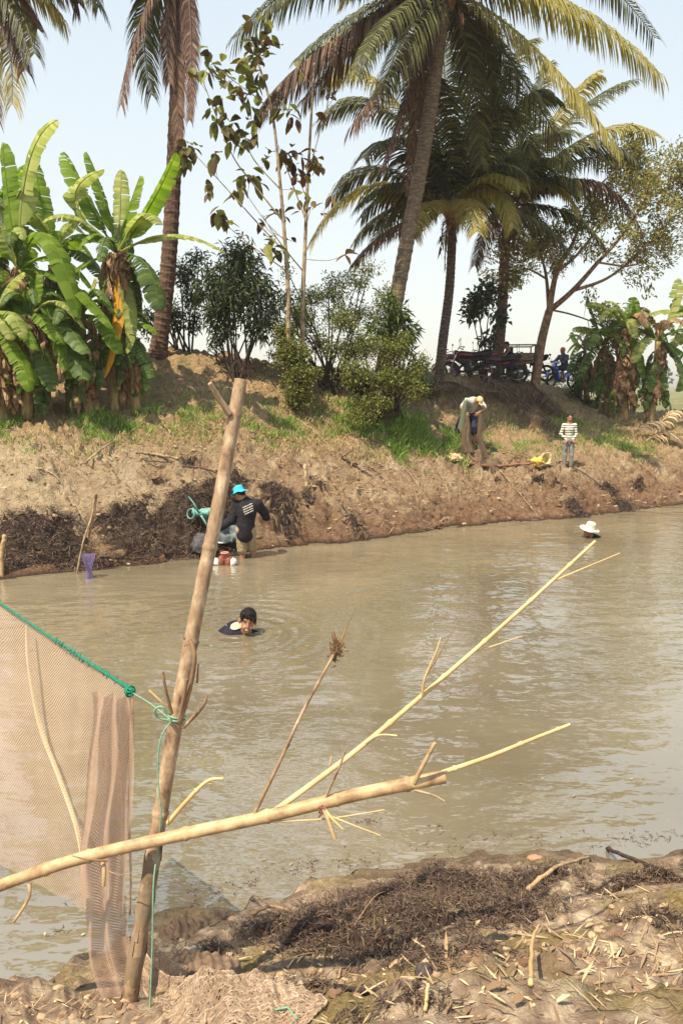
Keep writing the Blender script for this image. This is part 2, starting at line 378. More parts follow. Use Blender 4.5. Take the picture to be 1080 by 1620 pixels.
NEAR = [ # px, shore py, z at frame bottom
 (-300, 1560, 0.62), (0, 1552, 0.64), (80, 1540, 0.66), (120, 1500, 0.70), (200, 1490, 0.72), (260, 1452, 0.75), (330, 1452, 0.80), (400, 1452, 0.82),
 (470, 1425, 0.86), (560, 1398, 0.9), (700, 1366, 0.95), (800, 1356, 0.97), (900, 1350, 0.98), (1000, 1356, 1.0), (1080, 1342, 1.0), (1400, 1330, 1.0)]
ncols = []
for px, py, zb in NEAR:
    S = atz(px, py, 0); Bm = atz(px, 1640, zb); u = (S - Bm); u.z = 0
    m1 = S.lerp(Bm, 0.45); m1.z = zb * 0.5 + 0.02
    un = u.normalized()
    ncols.append([S + un * 1.5 + V(0, 0, -0.75), S + un * 0.35 + V(0, 0, -0.13), S, m1, Bm, Bm - un * 1.2 + V(0, 0, 0.28), Bm - un * 12 + V(0, 0, 0.4)])
L0 = [p + V(-25, -1, 0) for p in ncols[0]]; L1 = [p + V(40, 4, 0) for p in ncols[-1]]
ncols = [L0] + ncols + [L1]
ks = [0, 0.5]; k = 1.0
while k < len(ncols) - 2: ks.append(k); k += 0.045
ks += [len(ncols) - 2, len(ncols) - 1]
rows_t = []
for seg, n in enumerate([10, 14, 70, 76, 12, 3]): rows_t += [seg + i / n for i in range(n)]
rows_t.append(6)
mb = MB(); grid = []
for kk in ks:
    P = [cat1([c[r] for c in ncols], kk) for r in range(7)]
    line = []
    for t in rows_t:
        p = cat1(P, t)
        if 1 <= kk <= len(ncols) - 2 and t < 6:
            amp = max(0.15, min(1, (t - 1.3) / 1.2))
            p = p + V(0, 0, 1) * (amp * (fbm(p, 4, 2.2) * 0.10 + fbm(p + V(7, 0, 0), 4, 9) * 0.032 + abs(noise.noise(p * 22)) * 0.014) + (fbm(p, 2, 1.7) * 0.05 if t < 2.6 else 0))
        line.append(p)
    grid.append(line)
nr = len(rows_t)
mb.v = [p for l in grid for p in l]
mb.f = [(i * nr + j, (i + 1) * nr + j, (i + 1) * nr + j + 1, i * nr + j + 1) for i in range(len(grid) - 1) for j in range(nr - 1)]
mb.m = [0] * len(mb.f)
o = mb.build('shore', ground_mat('shore_mud', True), smooth=True); tag(o, kind='structure')
near_bvh = BVHTree.FromPolygons([tuple(v) for v in mb.v], mb.f)

def hit(px, py):
    o_ = V(0, 0, CAM_H); d = ray(px, py).normalized(); best = None
    for bv in (near_bvh, bank_bvh):
        h = bv.ray_cast(o_, d)
        if h[0] is not None and (best is None or h[3] < best[3]): best = h
    z0 = atz(px, py, 0) if d.z < 0 else None
    if best is None or (z0 is not None and (z0 - o_).length < best[3]): return z0
    return best[0]
def gz(x, y, near=None):
    zs = []
    for bv in ((near_bvh, bank_bvh) if near is None else (near_bvh,) if near else (bank_bvh,)):
        h = bv.ray_cast(V(x, y, 30), V(0, 0, -1))
        if h[0] is not None: zs.append(h[0].z)
    return max(zs) if zs else 0.0
def gnd(p, lift=0.0): return V(p.x, p.y, gz(p.x, p.y) + lift)

# one ground sheet under everything, out to the horizon (the channel bed)
mb = MB(); mb.add([V(-2500, -400, -1.3), V(2500, -400, -1.3), V(2500, 4000, -1.3), V(-2500, 4000, -1.3)], [(0, 1, 2, 3)])
tag(mb.build('ground', M['weed_base']), kind='structure')

# water
def water_mat():
    m = bpy.data.materials.new('muddy_water'); m.use_nodes = True; nt = m.node_tree; N = nt.nodes; L = nt.links
    b = N['Principled BSDF']; g = N.new('ShaderNodeNewGeometry'); pos = g.outputs['Position']
    n0 = nz(nt, pos, 0.35, 3, 0.5)
    c = ramp(nt, [(0.35, (0.15, 0.126, 0.082)), (0.65, (0.215, 0.184, 0.125))], n0)
    L.new(c, b.inputs['Base Color']); b.inputs['Roughness'].default_value = 0.035; b.inputs['IOR'].default_value = 2.25
    b.inputs['Specular IOR Level'].default_value = 0.8
    r1 = nz(nt, pos, 3.0, 3, 0.5, stretch=(0.75, 1.5, 1, 0.25))
    r2 = nz(nt, pos, 1.1, 3, 0.5, stretch=(0.9, 1.4, 1, -0.3))
    r3 = nz(nt, pos, 11, 2, 0.5, stretch=(0.5, 1.5, 1, 0.25))
    calm = ramp(nt, [(0.36, 0.12), (0.62, 1.0)], nz(nt, pos, 0.32, 3))
    h = math_(nt, 'ADD', math_(nt, 'MULTIPLY', r2, 2.0), math_(nt, 'MULTIPLY', math_(nt, 'MULTIPLY', r1, 1.5), calm)); h = math_(nt, 'ADD', h, math_(nt, 'MULTIPLY', math_(nt, 'MULTIPLY', r3, 0.16), calm))
    # rings spreading from the swimmer
    sw = N.new('ShaderNodeVectorMath'); sw.operation = 'DISTANCE'; L.new(pos, sw.inputs[0]); sw.inputs[1].default_value = tuple(atz(372, 1003, 0))
    dist = sw.outputs['Value']
    ring = math_(nt, 'SINE', math_(nt, 'MULTIPLY', dist, 26.0))
    fall = ramp(nt, [(0.0, 1), (1.0, 0)], math_(nt, 'MULTIPLY', dist, 0.45))
    h = math_(nt, 'ADD', h, math_(nt, 'MULTIPLY', math_(nt, 'MULTIPLY', ring, fall), 0.22))
    bp = N.new('ShaderNodeBump'); bp.inputs['Strength'].default_value = 0.42; bp.inputs['Distance'].default_value = 0.05
    L.new(h, bp.inputs['Height']); L.new(bp.outputs[0], b.inputs['Normal'])
    return m
mb = MB(); mb.add([V(-80, -5, 0), V(140, -5, 0), V(140, 70, 0), V(-80, 70, 0)], [(0, 1, 2, 3)])
tag(mb.build('water', water_mat()), kind='structure')
# ------------------------------------------------------------------ palms
def frond(c, mid, tip, m, parent=None, L=0.75, n=105, wdt=0.042, droop=0.55, name='frond', origin=None, dens=1.0):
    """c, mid, tip: world points (mid is the quadratic control point). Leaflets in a vane either side of the midrib."""
    mb = MB(); K = 14; pts = [bez(c, mid, tip, i / K) for i in range(K + 1)]
    mb.tube(pts, [0.035 - 0.029 * i / K for i in range(K + 1)], 5)
    for i in range(n):
        t = 0.12 + 0.88 * (i + 0.5) / n
        p = bez(c, mid, tip, t); tg = (bez(c, mid, tip, min(1, t + .02)) - bez(c, mid, tip, t - .02)).normalized()
        side = tg.cross(V(0, 0, 1))
        if side.length < 0.15: side = tg.cross(V(0.3, 1, 0))
        side.normalize()
        l = L * (0.45 + 1.1 * math.sin(min(1, (t + 0.02)) ** 0.8 * math.pi * 0.93) ** 0.8 * 0.62) * random.uniform(0.82, 1.12)
        for sg in (-1, 1):
            if random.random() > dens: continue
            d = (side * sg * 0.85 + tg * (0.35 + 0.5 * t) + V(0, 0, 0.18 - droop * 0.35) + rv(0.09)).normalized()
            d2 = (d + V(0, 0, -droop * 1.0) + rv(0.05)).normalized(); d3 = (d + V(0, 0, -droop * 2.2) + rv(0.07)).normalized()
            a = p; b = a + d * l * 0.35; e = b + d2 * l * 0.35; f = e + d3 * l * 0.3
            wv = tg * wdt * random.uniform(0.7, 1.2)
            bi = len(mb.v)
            mb.v += [a - wv * 0.3, a + wv * 0.3, b - wv * 0.6, b + wv * 0.6, e - wv * 0.45, e + wv * 0.45, f]
            mb.f += [(bi, bi + 1, bi + 3, bi + 2), (bi + 2, bi + 3, bi + 5, bi + 4), (bi + 4, bi + 5, bi + 6)]; mb.m += [0] * 3
    return mb.build(name, m, parent, origin=origin)

def palm(base, top, r0, r1, label, Y, fr, tmat, bend=None, extra=0, exL=3.6, name='coconut_palm', dead_skirt=0, cz=0.0):
    b = V(base.x, base.y, gz(base.x, base.y) - 0.1)
    root = thing(name, V(b.x, b.y, b.z + 0.1), label, 'palm tree')
    mb = MB(); n = 150; pts = catmull([b] + (bend or []) + [top], n)
    rad = []
    for i in range(n + 1):
        t = i / n; r = r0 + (r1 - r0) * t + 0.14 * r0 * 3 * math.exp(-t * 22)
        rad.append(r * (1 + (0.07 if i % 3 == 0 else 0) + 0.05 * noise.noise(V(i * 0.4, base.x, 0))))
    mb.tube(pts, rad, 14); mb.build('trunk', tmat, root, smooth=False)
    c = top
    # crown heart: sheath fibre and leaf bases
    hb = MB(); hb.ball(c + V(0, 0, -0.1), (r1 * 1.7, r1 * 1.7, 0.45), 8, bump=.5)
    for k in range(12):
        a = random.uniform(0, 6.28); hb.tube([c + V(0, 0, -0.3), c + V(math.cos(a) * .35, math.sin(a) * .35, 0.1)], [0.07, 0.04], 5)
    hb.build('crown_shaft', M['bark_red'], root, smooth=True)
    for f in fr:
        tp, md, dy, mt = f[0], f[1], f[2], f[3]; kw = f[4] if len(f) > 4 else {}
        tipw = at(tp[0], tp[1], Y + dy); mw = at(md[0], md[1], Y + dy * 0.5)
        frond(c, mw * 2 - (c + tipw) / 2, tipw, M[mt], root, **kw)      # md is a point the midrib runs through
    for k in range(extra):
        a = 6.283 * (k + random.random()) / extra; e = random.uniform(0.0, 1.3); l = exL * random.uniform(0.85, 1.1)
        d = V(math.cos(a) * math.cos(e), math.sin(a) * math.cos(e), math.sin(e))
        if e < 0.1: mt = random.choice(['palm_brown', 'palm_green'])
        else: mt = 'palm_green' if random.random() < 0.8 else 'palm_yellow'
        h = V(d.x, d.y, 0).normalized()
        frond(c, c + d * l * 0.55, c + h * l * 0.8 * math.cos(e) ** 0.5 + V(0, 0, l * (math.sin(e) * 0.75 - 0.42)), M[mt], root, L=0.72)
    for k in range(dead_skirt):
        a = random.uniform(0, 6.28); q = V(math.cos(a), math.sin(a), 0); l = random.uniform(0.5, 1.1)
        dm = MB()
        dm.tube([c + V(0, 0, -.2), c + q * 0.3 + V(0, 0, -.3), c + q * 0.38 + V(0, 0, -.3 - l)], [0.03, 0.02, 0.012], 5)
        for j in range(9):
            s = c + q * 0.36 + V(0, 0, -.3 - l * random.uniform(.2, 1)); dm.add([s + rv(.05), s + rv(.05), s + V(0, 0, -.25) + rv(.1)], [(0, 1, 2)])
        dm.build('dead_spathe', M['palm_brown'], root)
    return root

G, YL, BR = 'palm_green', 'palm_yellow', 'palm_brown'
dn = dict(droop=0.9); lng = dict(L=0.95, n=110)
# leaning palm in the middle
Y3 = 19.0
palm(at(596, 590, Y3), at(704, -22, Y3), 0.185, 0.155, 'tall coconut palm with a pale leaning trunk, its base behind the green bushes', Y3, [
    ((415, 165), (530, 62), -1.0, BR, dict(droop=1.15, L=1.15, n=130)), ((450, 130), (560, 40), -.3, G, dict(droop=1.1, L=1.1)), ((640, 180), (668, 70), 1.5, G, dict(droop=.9, L=.9)), ((800, 180), (760, 70), 1.0, G, dict(droop=.9, L=.9)), ((600, 150), (650, 40), -2, G, dict(droop=1, L=1)), ((372, 60), (520, -40), 0.5, G, dict(droop=.8, L=.9)),
    ((480, 160), (580, 60), 1.2, BR, dn), ((560, 195), (640, 80), -1.5, BR, dict(droop=1.1, L=.9)),
    ((605, 265), (655, 120), -0.6, BR, dict(droop=.9, L=.6)), ((640, 300), (668, 130), 0.8, BR, dict(droop=.9, L=.5)),
    ((1042, 118), (880, 0), -0.8, YL, dict(droop=1.0, L=.95, n=120)), ((975, 232), (845, 75), -1.8, YL, dict(droop=.9, L=.95, n=120)),
    ((915, 300), (830, 130), 0.6, G, dict(droop=.8, L=.85)), ((1035, 60), (880, -70), 1.5, G, dict(droop=.6, L=.8)),
    ((760, 260), (745, 110), 1.2, G, dict(droop=.5, L=.7)), ((840, 250), (790, 90), 2.0, G, dict(droop=.6)),
    ((520, -60), (610, -90), 0.0, G, {}), ((860, -190), (770, -150), 0.0, G, {}), ((420, 20), (560, -60), -2.5, G, dn),
    ((470, 95), (590, 10), 2.4, G, dn), ((940, 60), (820, -30), 2.6, YL, dn), ((560, 120), (620, 20), -3, G, dn),
], M['palm_trunk_pale'], bend=[at(640, 400, Y3), at(676, 200, Y3)], extra=9, dead_skirt=2)
# palm with the dark crown
Y4 = 22.0
palm(at(692, 600, Y4), at(716, 335, Y4), 0.14, 0.115, 'coconut palm with a slim upright dark trunk left of the parked motorbikes', Y4, [
    ((506, 190), (610, 175), 0.5, G, lng), ((492, 382), (585, 295), -0.8, YL, lng), ((524, 318), (600, 268), 0.8, G, lng),
    ((560, 415), (630, 355), -1.0, BR, dict(droop=.8)), ((524, 125), (610, 140), 1.5, YL, lng), ((640, 60), (670, 170), 0.0, G, lng),
    ((700, 40), (705, 160), 1.0, G, lng), ((760, 50), (742, 160), -1.0, G, lng), ((830, 70), (785, 150), 0.5, G, lng), ((870, 150), (805, 190), -1.0, G, lng),
    ((900, 210), (815, 235), 0.9, G, lng), ((812, 360), (780, 300), -1.5, YL, dict(droop=.8)), ((590, 385), (645, 318), 2.0, G, {}),
    ((575, 250), (640, 230), -2.0, G, lng), ((850, 300), (790, 262), 1.8, G, {}), ((680, 130), (690, 210), -2.0, G, lng), ((790, 170), (755, 220), -2.2, G, lng),
], M['palm_trunk'], bend=[at(700, 540, Y4), at(711, 450, Y4)], extra=15, dead_skirt=3, exL=3.9)
# palm on the right
Y5 = 25.0
palm(at(784, 600, Y5), at(803, 325, Y5), 0.17, 0.14, 'coconut palm with dead sheaths below its crown beside the wooden cart', Y5, [
    ((1014, 365), (930, 285), -0.8, BR, dict(droop=.9, n=100)), ((962, 345), (890, 285), 0.9, YL, dict(droop=.8)), ((915, 335), (860, 285), -1.4, YL, dict(droop=.7)),
    ((1035, 215), (930, 215), 0.5, YL, lng), ((1000, 250), (910, 235), -1.4, G, lng), ((1030, 290), (930, 250), 1.8, G, lng),
    ((990, 130), (900, 190), 1.2, G, lng), ((940, 120), (870, 200), -1.0, YL, lng), ((860, 110), (830, 210), 0.5, G, lng), ((780, 130), (795, 230), 0.4, G, lng),
    ((720, 200), (765, 260), 1.0, G, {}), ((700, 380), (750, 320), 2.0, G, {}), ((750, 420), (775, 350), -1.0, BR, dn),
], M['palm_trunk_dark'], bend=[at(793, 500, Y5), at(797, 420, Y5)], extra=15, dead_skirt=7, exL=4.0)
# tall palm on the left, crown above the frame
Y1 = 17.8
palm(at(250, 578, Y1), at(288, -85, Y1), 0.185, 0.14, 'tall coconut palm with brown ringed trunk behind the banana leaves, dead fronds hanging', Y1, [
    ((192, 165), (228, 20), -0.6, BR, dict(droop=.7, L=.8, n=110)), ((240, 150), (232, 0), 1.0, G, dict(droop=.8)),
    ((283, 225), (281, 60), -0.45, BR, dict(droop=1.2, L=.5, n=130)), ((300, 190), (302, 40), -0.6, BR, dict(droop=1.2, L=.42, n=130)), ((268, 130), (266, 10), -.4, BR, dict(droop=1.2, L=.5)),
    ((120, -60), (200, -150), 0, G, {}), ((470, -60), (380, -150), 0, G, {}), ((200, -250), (240, -200), 0, G, {}), ((400, -230), (350, -180), 0, G, {}),
], M['palm_trunk_dark'], bend=[at(268, 400, Y1), at(281, 130, Y1)], extra=0)
# palm beyond the left edge: only its drooping fronds are in the picture
Y2 = 19.0
b2 = at(-190, 600, Y2)
palm(b2, at(-120, -75, Y2), 0.2, 0.15, 'palm fronds drooping into the top left corner above the banana plants', Y2, [
    ((150, -30), (40, -110), 0.0, G, dict(droop=1.1, L=.9)), ((158, 10), (60, -75), -0.9, G, dict(droop=1.1, L=.9, n=110)), ((20, 165), (-10, 10), -0.5, YL, dict(droop=.9, L=.9)),
    ((100, 30), (10, -55), 0.7, YL, dict(droop=1.0, L=.9, n=110)), ((-5, 190), (-40, 20), 0.7, BR, dict(droop=1.0)), ((60, 45), (0, -30), 1.2, BR, dn), ((85, -10), (10, -50), -1.5, G, dn), ((125, 5), (60, -60), .6, BR, dict(droop=1.1, L=.9)), ((-8, 150), (-40, 0), .3, YL, dn), ((40, 110), (-10, -10), -.6, BR, dict(droop=1.0, L=.8)),
    ((55, 85), (0, -20), -1.2, G, dict(droop=1.0, L=.8)),
], M['palm_trunk_dark'], extra=0)

# ------------------------------------------------------------------ bananas
def banana_leaf(c, thru, tip, wd, m, parent, name='leaf', tear=0.3, fold=0.35, petiole=0.16):
    ctl = thru * 2 - (c + tip) / 2
    mb = MB(); K = 22; pts = [bez(c, ctl, tip, i / K) for i in range(K + 1)]
    mb.tube(pts, [0.028 - 0.022 * i / K for i in range(K + 1)], 5)
    L = sum((pts[i + 1] - pts[i]).length for i in range(K))
    for sg in (-1, 1):
        t = petiole; dr = random.uniform(-.05, .1); torn = False
        while t < 0.995:
            st = random.uniform(.022, .05); torn = random.random() < tear * .45 and t > petiole + .1
            if torn: dr = random.uniform(-0.08, 0.15) + random.uniform(0, .6) * tear
            t2 = min(1.0, t + st); ns = 1 if t2 - t < .04 else 2; pl_ = random.uniform(-.045, .045)
            rowsv = []
            for j in range(ns + 1):
                q = t + (t2 - t) * j / ns
                p = bez(c, ctl, tip, q); tg = (bez(c, ctl, tip, min(1, q + .02)) - bez(c, ctl, tip, max(0, q - .02))).normalized()
                side = tg.cross(V(0, 0, 1)); 
                if side.length < 0.2: side = tg.cross(V(0.5, 1, 0.1))
                side.normalize(); nrm = side.cross(tg).normalized()
                if nrm.z < 0: nrm = -nrm
                u = (q - petiole) / (1 - petiole)
                ww = wd * 0.5 * (min(1, u * 7) ** 0.6) * (max(0, 1 - u ** 5) ** 0.5) * (1 + 0.05 * math.sin(q * 60))
                if torn and j == 0 and 0.1 < u < 0.94: ww *= random.uniform(.7, .95)
                fo = fold + dr + pl_
                e1 = p + side * sg * ww * 0.5 * math.cos(fo * .5) + nrm * ww * 0.5 * (0.25 - fo * .6)
                e2 = p + side * sg * ww * math.cos(fo) + nrm * ww * (0.15 - math.sin(fo) * 1.1) + tg * ww * 0.12
                rowsv.append([p, e1, e2])
            bi = len(mb.v)
            for r_ in rowsv: mb.v += r_
            for j in range(ns):
                a = bi + j * 3
                mb.f += [(a, a + 1, a + 4, a + 3), (a + 1, a + 2, a + 5, a + 4)]; mb.m += [0, 0]
            t = t2 + (random.uniform(.004, .012) if random.random() < tear * .4 else 0)
    return mb.build(name, m, parent, smooth=True)

def dry_leaf_hang(c, l, parent, q):
    """a dead leaf folded down along the stem, split into ragged strips"""
    mb = MB(); d = V(q.x, q.y, 0); e = c + d * 0.10
    base = [c, e + V(0, 0, 0.06), e + d * .05 + V(0, 0, -l * .25), e + d * random.uniform(-.02, .12) + V(0, 0, -l * .6), e + d * random.uniform(-.05, .1) + V(0, 0, -l)]
    mb.tube(catmull(base, 10), [.018, .006], 4)
    s0 = d.cross(V(0, 0, 1)).normalized()
    for k in range(random.randint(9, 14)):
        t0 = random.uniform(.12, .75); ln = l * random.uniform(.3, .65); a = random.uniform(-1, 1); w_ = random.uniform(.03, .085)
        p0 = catmull(base, 20)[int(t0 * 20)]
        o1 = s0 * a * .16 + d * random.uniform(-.03, .1); tw = random.uniform(-1, 1); bi = len(mb.v); K = 6
        for i in range(K + 1):
            t = i / K; p = p0 + o1 * min(1, t * 2.2) + V(0, 0, -ln * t) + s0 * .05 * noise.noise(V(t * 3, k, l * 9)) + d * .06 * noise.noise(V(t * 3, k + 5, l * 9))
            wv = (s0 * math.cos(tw + t * 2.5) + d * math.sin(tw + t * 2.5)) * w_ * (1 - t * .5) * (1 + .3 * noise.noise(V(t * 9, k, 2)))
            mb.v += [p - wv, p + d * .02 * math.sin(k), p + wv]
        for i in range(K):
            b_ = bi + i * 3; mb.f += [(b_, b_ + 1, b_ + 4, b_ + 3), (b_ + 1, b_ + 2, b_ + 5, b_ + 4)]; mb.m += [0, 0]
    return mb.build('dead_leaf', M['banana_dry'], parent, smooth=True)

def banana(base_px, Y, crown_px, leaves, label, group, r=0.13, rnd=3, dry=5, wd=0.5, rl=1.5, low=5, rmats=('banana_green', 'banana_dark', 'banana_pale'), tear=0.35):
    b = at(base_px[0], base_px[1], Y); b.z = gz(b.x, b.y) - 0.05; c = at(crown_px[0], crown_px[1], Y)
    root = thing('banana_plant', b + V(0, 0, .05), label, 'banana plant', group)
    mb = MB(); pts = catmull([b, (b + c) / 2 + rv(0.05), c], 16)
    mb.tube(pts, [r * (1 - 0.45 * i / 16) * (1 + .1 * noise.noise(V(i * .9, b.x, 0))) for i in range(17)], 12); mb.build('stem', M['banana_stem'], root, smooth=True)
    for f in leaves:
        tp, th, dy, mt = f[:4]; w_ = (f[4] if len(f) > 4 else wd) * 1.3; tr = f[5] if len(f) > 5 else tear
        banana_leaf(c, at(th[0], th[1], Y + dy * .5), at(tp[0], tp[1], Y + dy), w_, M['banana_' + mt], root, tear=tr)
    for k in range(int(rnd * 2.2) + 1):
        a = 6.283 * (k + random.random()) / rnd; e = random.uniform(0.1, 1.1); l = rl * random.uniform(.6, 1.1)
        h = V(math.cos(a), math.sin(a), 0); th = c + h * l * .5 * math.cos(e) + V(0, 0, l * .5 * math.sin(e) + .1)
        tip = c + h * l * .9 * math.cos(e * .8) + V(0, 0, l * (math.sin(e) * .9 - .45))
        banana_leaf(c, th, tip, wd * random.uniform(.5, .9), M[random.choice(rmats)], root, tear=tear + .15)
    for k in range(low):      # lower leaves and suckers hang dark round the foot
        a = 6.283 * (k + random.random()) / low; h = V(math.cos(a), math.sin(a) * .8 - .1, 0); p = b.lerp(c, random.uniform(.25, .7)); l = random.uniform(.5, .9) * rl * .7
        banana_leaf(p, p + h * l * .4 + V(0, 0, l * .15), p + h * l * .65 + V(0, 0, -l * .5), wd * .8, M[random.choice(('banana_dark', 'banana_dark', 'banana_green', 'banana_dry'))], root, tear=.6)
    for k in range(int(dry * 2.4)):
        a = random.uniform(0, 6.28); q = V(math.cos(a), math.sin(a) * 0.8 - 0.4, 0).normalized(); z = random.uniform(0.35, 1.0)
        p = b.lerp(c, z) + q * r * .6
        l = min(random.uniform(0.5, 1.1), max(.3, (p.z - b.z) * 0.9))
        if random.random() < 0.22: banana_leaf(p, p + q * .2 + V(0, 0, -l * .3), p + q * .3 + V(0, 0, -l), 0.3, M['banana_dark'], root, tear=.5)
        else: dry_leaf_hang(p, l, root, q)
    return root
BG = 'banana plants on the left bank'
banana((180, 640), 15.4, (186, 402), [
    ((279, 241), (238, 325), -.2, 'green', .5, .03), ((358, 402), (275, 372), -.5, 'pale', .34, .1), ((222, 278), (203, 335), .3, 'green', .44),
    ((192, 268), (190, 330), .6, 'pale', .3), ((137, 240), (163, 312), .2, 'green', .3), ((102, 240), (136, 312), .7, 'green', .42),
    ((165, 268), (120, 318), -.3, 'pale', .36), ((66, 352), (122, 345), -.5, 'pale', .42), ((252, 356), (225, 342), -.6, 'pale', .4),
    ((252, 492), (232, 420), -.5, 'dark', .5), ((218, 500), (210, 430), .3, 'dark', .45), ((95, 400), (135, 372), .5, 'green', .45),
    ((165, 598), (186, 500), -.55, 'yellow', .22, .1), ((200, 560), (205, 480), -.5, 'pale', .24), ((133, 475), (118, 430), -.6, 'green', .24)],
    'banana plant nearest the palm trunk, a bright yellow dead leaf hanging from it', BG, rnd=1, dry=12)
banana((75, 650), 15.0, (30, 428), [
    ((126, 505), (75, 372), -.7, 'green', .46, .08), ((180, 523), (105, 445), -.6, 'green', .40, .1), ((103, 588), (80, 480), -.8, 'green', .34),
    ((36, 555), (32, 470), -.7, 'green', .32), ((92, 190), (45, 262), .1, 'pale', .52, .12), ((5, 225), (14, 320), .2, 'green', .4),
    ((-50, 470), (-10, 400), -.3, 'green', .5), ((30, 330), (22, 380), .6, 'dark', .45), ((-20, 555), (0, 480), -.6, 'green', .36), ((140, 560), (95, 500), -.9, 'dark', .4), ((60, 610), (50, 520), -.9, 'green', .3), ((0, 350), (15, 390), -.2, 'pale', .4), ((130, 600), (110, 540), -.9, 'dark', .4)],
    'banana plant at the left with one pale leaf raised highest against the sky', BG, rnd=2, dry=9)
banana((120, 640), 16.2, (88, 398), [
    ((24, 300), (50, 335), .3, 'green', .45), ((150, 325), (118, 345), .1, 'pale', .45), ((55, 255), (66, 320), .5, 'green', .4), ((160, 440), (130, 400), -.4, 'dark', .45), ((20, 365), (50, 365), -.3, 'pale', .4)],
    'banana plant in the middle of the left clump, crown behind two taller neighbours', BG, rnd=3, dry=8)
banana((5, 660), 14.3, (-12, 520), [
    ((60, 555), (20, 500), -.5, 'green', .4), ((40, 430), (10, 460), .2, 'pale', .4), ((48, 620), (25, 550), -.6, 'green', .35), ((-60, 600), (-30, 550), -.5, 'green', .4)],
    'low banana plant at the left edge of the photo above the green grass', BG, rnd=3, dry=6, rl=1.1)
banana((140, 650), 15.0, (128, 500), [((190, 560), (165, 510), -.4, 'green', .4), ((70, 560), (98, 510), -.4, 'green', .4), ((150, 440), (140, 470), .1, 'pale', .35), ((110, 600), (115, 550), -.4, 'green', .35)],
    'low banana plant with dry hanging leaves in the middle of the left clump', BG, rnd=4, dry=9, rl=1.1, wd=.4)
banana((40, 650), 14.5, (50, 500), [((100, 545), (75, 505), -.4, 'green', .4), ((5, 560), (25, 510), -.3, 'pale', .4), ((60, 430), (55, 465), .1, 'green', .38), ((85, 620), (70, 560), -.4, 'dark', .35)],
    'low bushy banana plant in front of the tallest one at the left', BG, rnd=4, dry=9, rl=1.1, wd=.4)
banana((55, 640), 16.2, (-20, 350), [((40, 260), (8, 300), 0, 'green', .45), ((60, 330), (20, 320), -.3, 'pale', .4), ((-2, 470), (-10, 400), -.4, 'dark', .5), ((50, 420), (20, 380), -.4, 'dark', .5)],
    'tall banana plant cut by the left edge of the photo, broad dark leaves', BG, rnd=3, dry=6)
banana((215, 640), 15.4, (205, 520), [((250, 530), (228, 512), -.3, 'green', .3), ((240, 600), (228, 560), -.3, 'dark', .3), ((180, 580), (192, 540), -.4, 'dark', .3)],
    'short banana sucker with drooping green leaves at the foot of the brown palm trunk', BG, rnd=2, dry=5, rl=.6, wd=.3, r=.1, low=2)
BG2 = 'banana plants on the right bank'
tm = ('banana_green', 'banana_pale', 'banana_dry', 'banana_pale')
banana((985, 672), 24.5, (992, 520), [((925, 480), (955, 485), -.3, 'pale', .5), ((1000, 470), (998, 495), 0, 'green', .4), ((1080, 498), (1040, 492), -.3, 'pale', .5), ((1110, 590), (1060, 545), -.4, 'green', .5), ((925, 555), (950, 520), -.5, 'dark', .5), ((1020, 600), (1010, 550), -.5, 'green', .4), ((1075, 575), (1035, 530), -.6, 'dark', .45)],
    'banana plant at the centre of the right clump, ragged brown leaves down its stem', BG2, rnd=4, dry=14, wd=.5, rl=1.7, rmats=tm, tear=.7, r=.17)
banana((960, 665), 25.2, (955, 545), [((905, 520), (928, 520), -.3, 'pale', .45), ((930, 470), (940, 505), .2, 'dark', .4), ((1000, 500), (975, 510), 0, 'green', .45), ((915, 600), (930, 560), -.5, 'dark', .4)],
    'banana plant on the scooter side of the right clump', BG2, rnd=4, dry=10, wd=.45, rl=1.4, rmats=tm, tear=.7, r=.15)
banana((1025, 680), 24.0, (1040, 540), [((1072, 440), (1062, 490), .1, 'pale', .4), ((1005, 480), (1020, 505), 0, 'green', .45), ((1115, 530), (1080, 520), -.4, 'dark', .5), ((1085, 610), (1070, 560), -.5, 'dark', .45), ((1000, 575), (1015, 540), -.5, 'pale', .4)],
    'banana plant with one leaf standing straight up near the right edge of the photo', BG2, rnd=4, dry=9, wd=.5, rl=1.6, rmats=tm, tear=.7, r=.15)
banana((928, 640), 27.0, (925, 555), [((905, 525), (912, 540), 0, 'green', .4), ((945, 530), (938, 540), 0, 'green', .4), ((918, 610), (918, 580), -.3, 'dark', .35), ((900, 590), (908, 565), -.3, 'dark', .35)],
    'small banana plant beside the blue scooter', BG2, rnd=3, dry=5, wd=.4, rl=1.0, rmats=tm, tear=.6, r=.1)
banana((1110, 690), 25.0, (1112, 520), [((1060, 480), (1085, 490), 0, 'green', .5), ((1050, 560), (1075, 530), -.4, 'pale', .5), ((1070, 620), (1090, 570), -.4, 'green', .5), ((1160, 500), (1140, 500), 0, 'green', .5)],
    'banana plant mostly out of frame at the right edge, leaves reaching in', BG2, rnd=4, dry=6, wd=.5, rl=1.6, rmats=tm, tear=.5, r=.15)

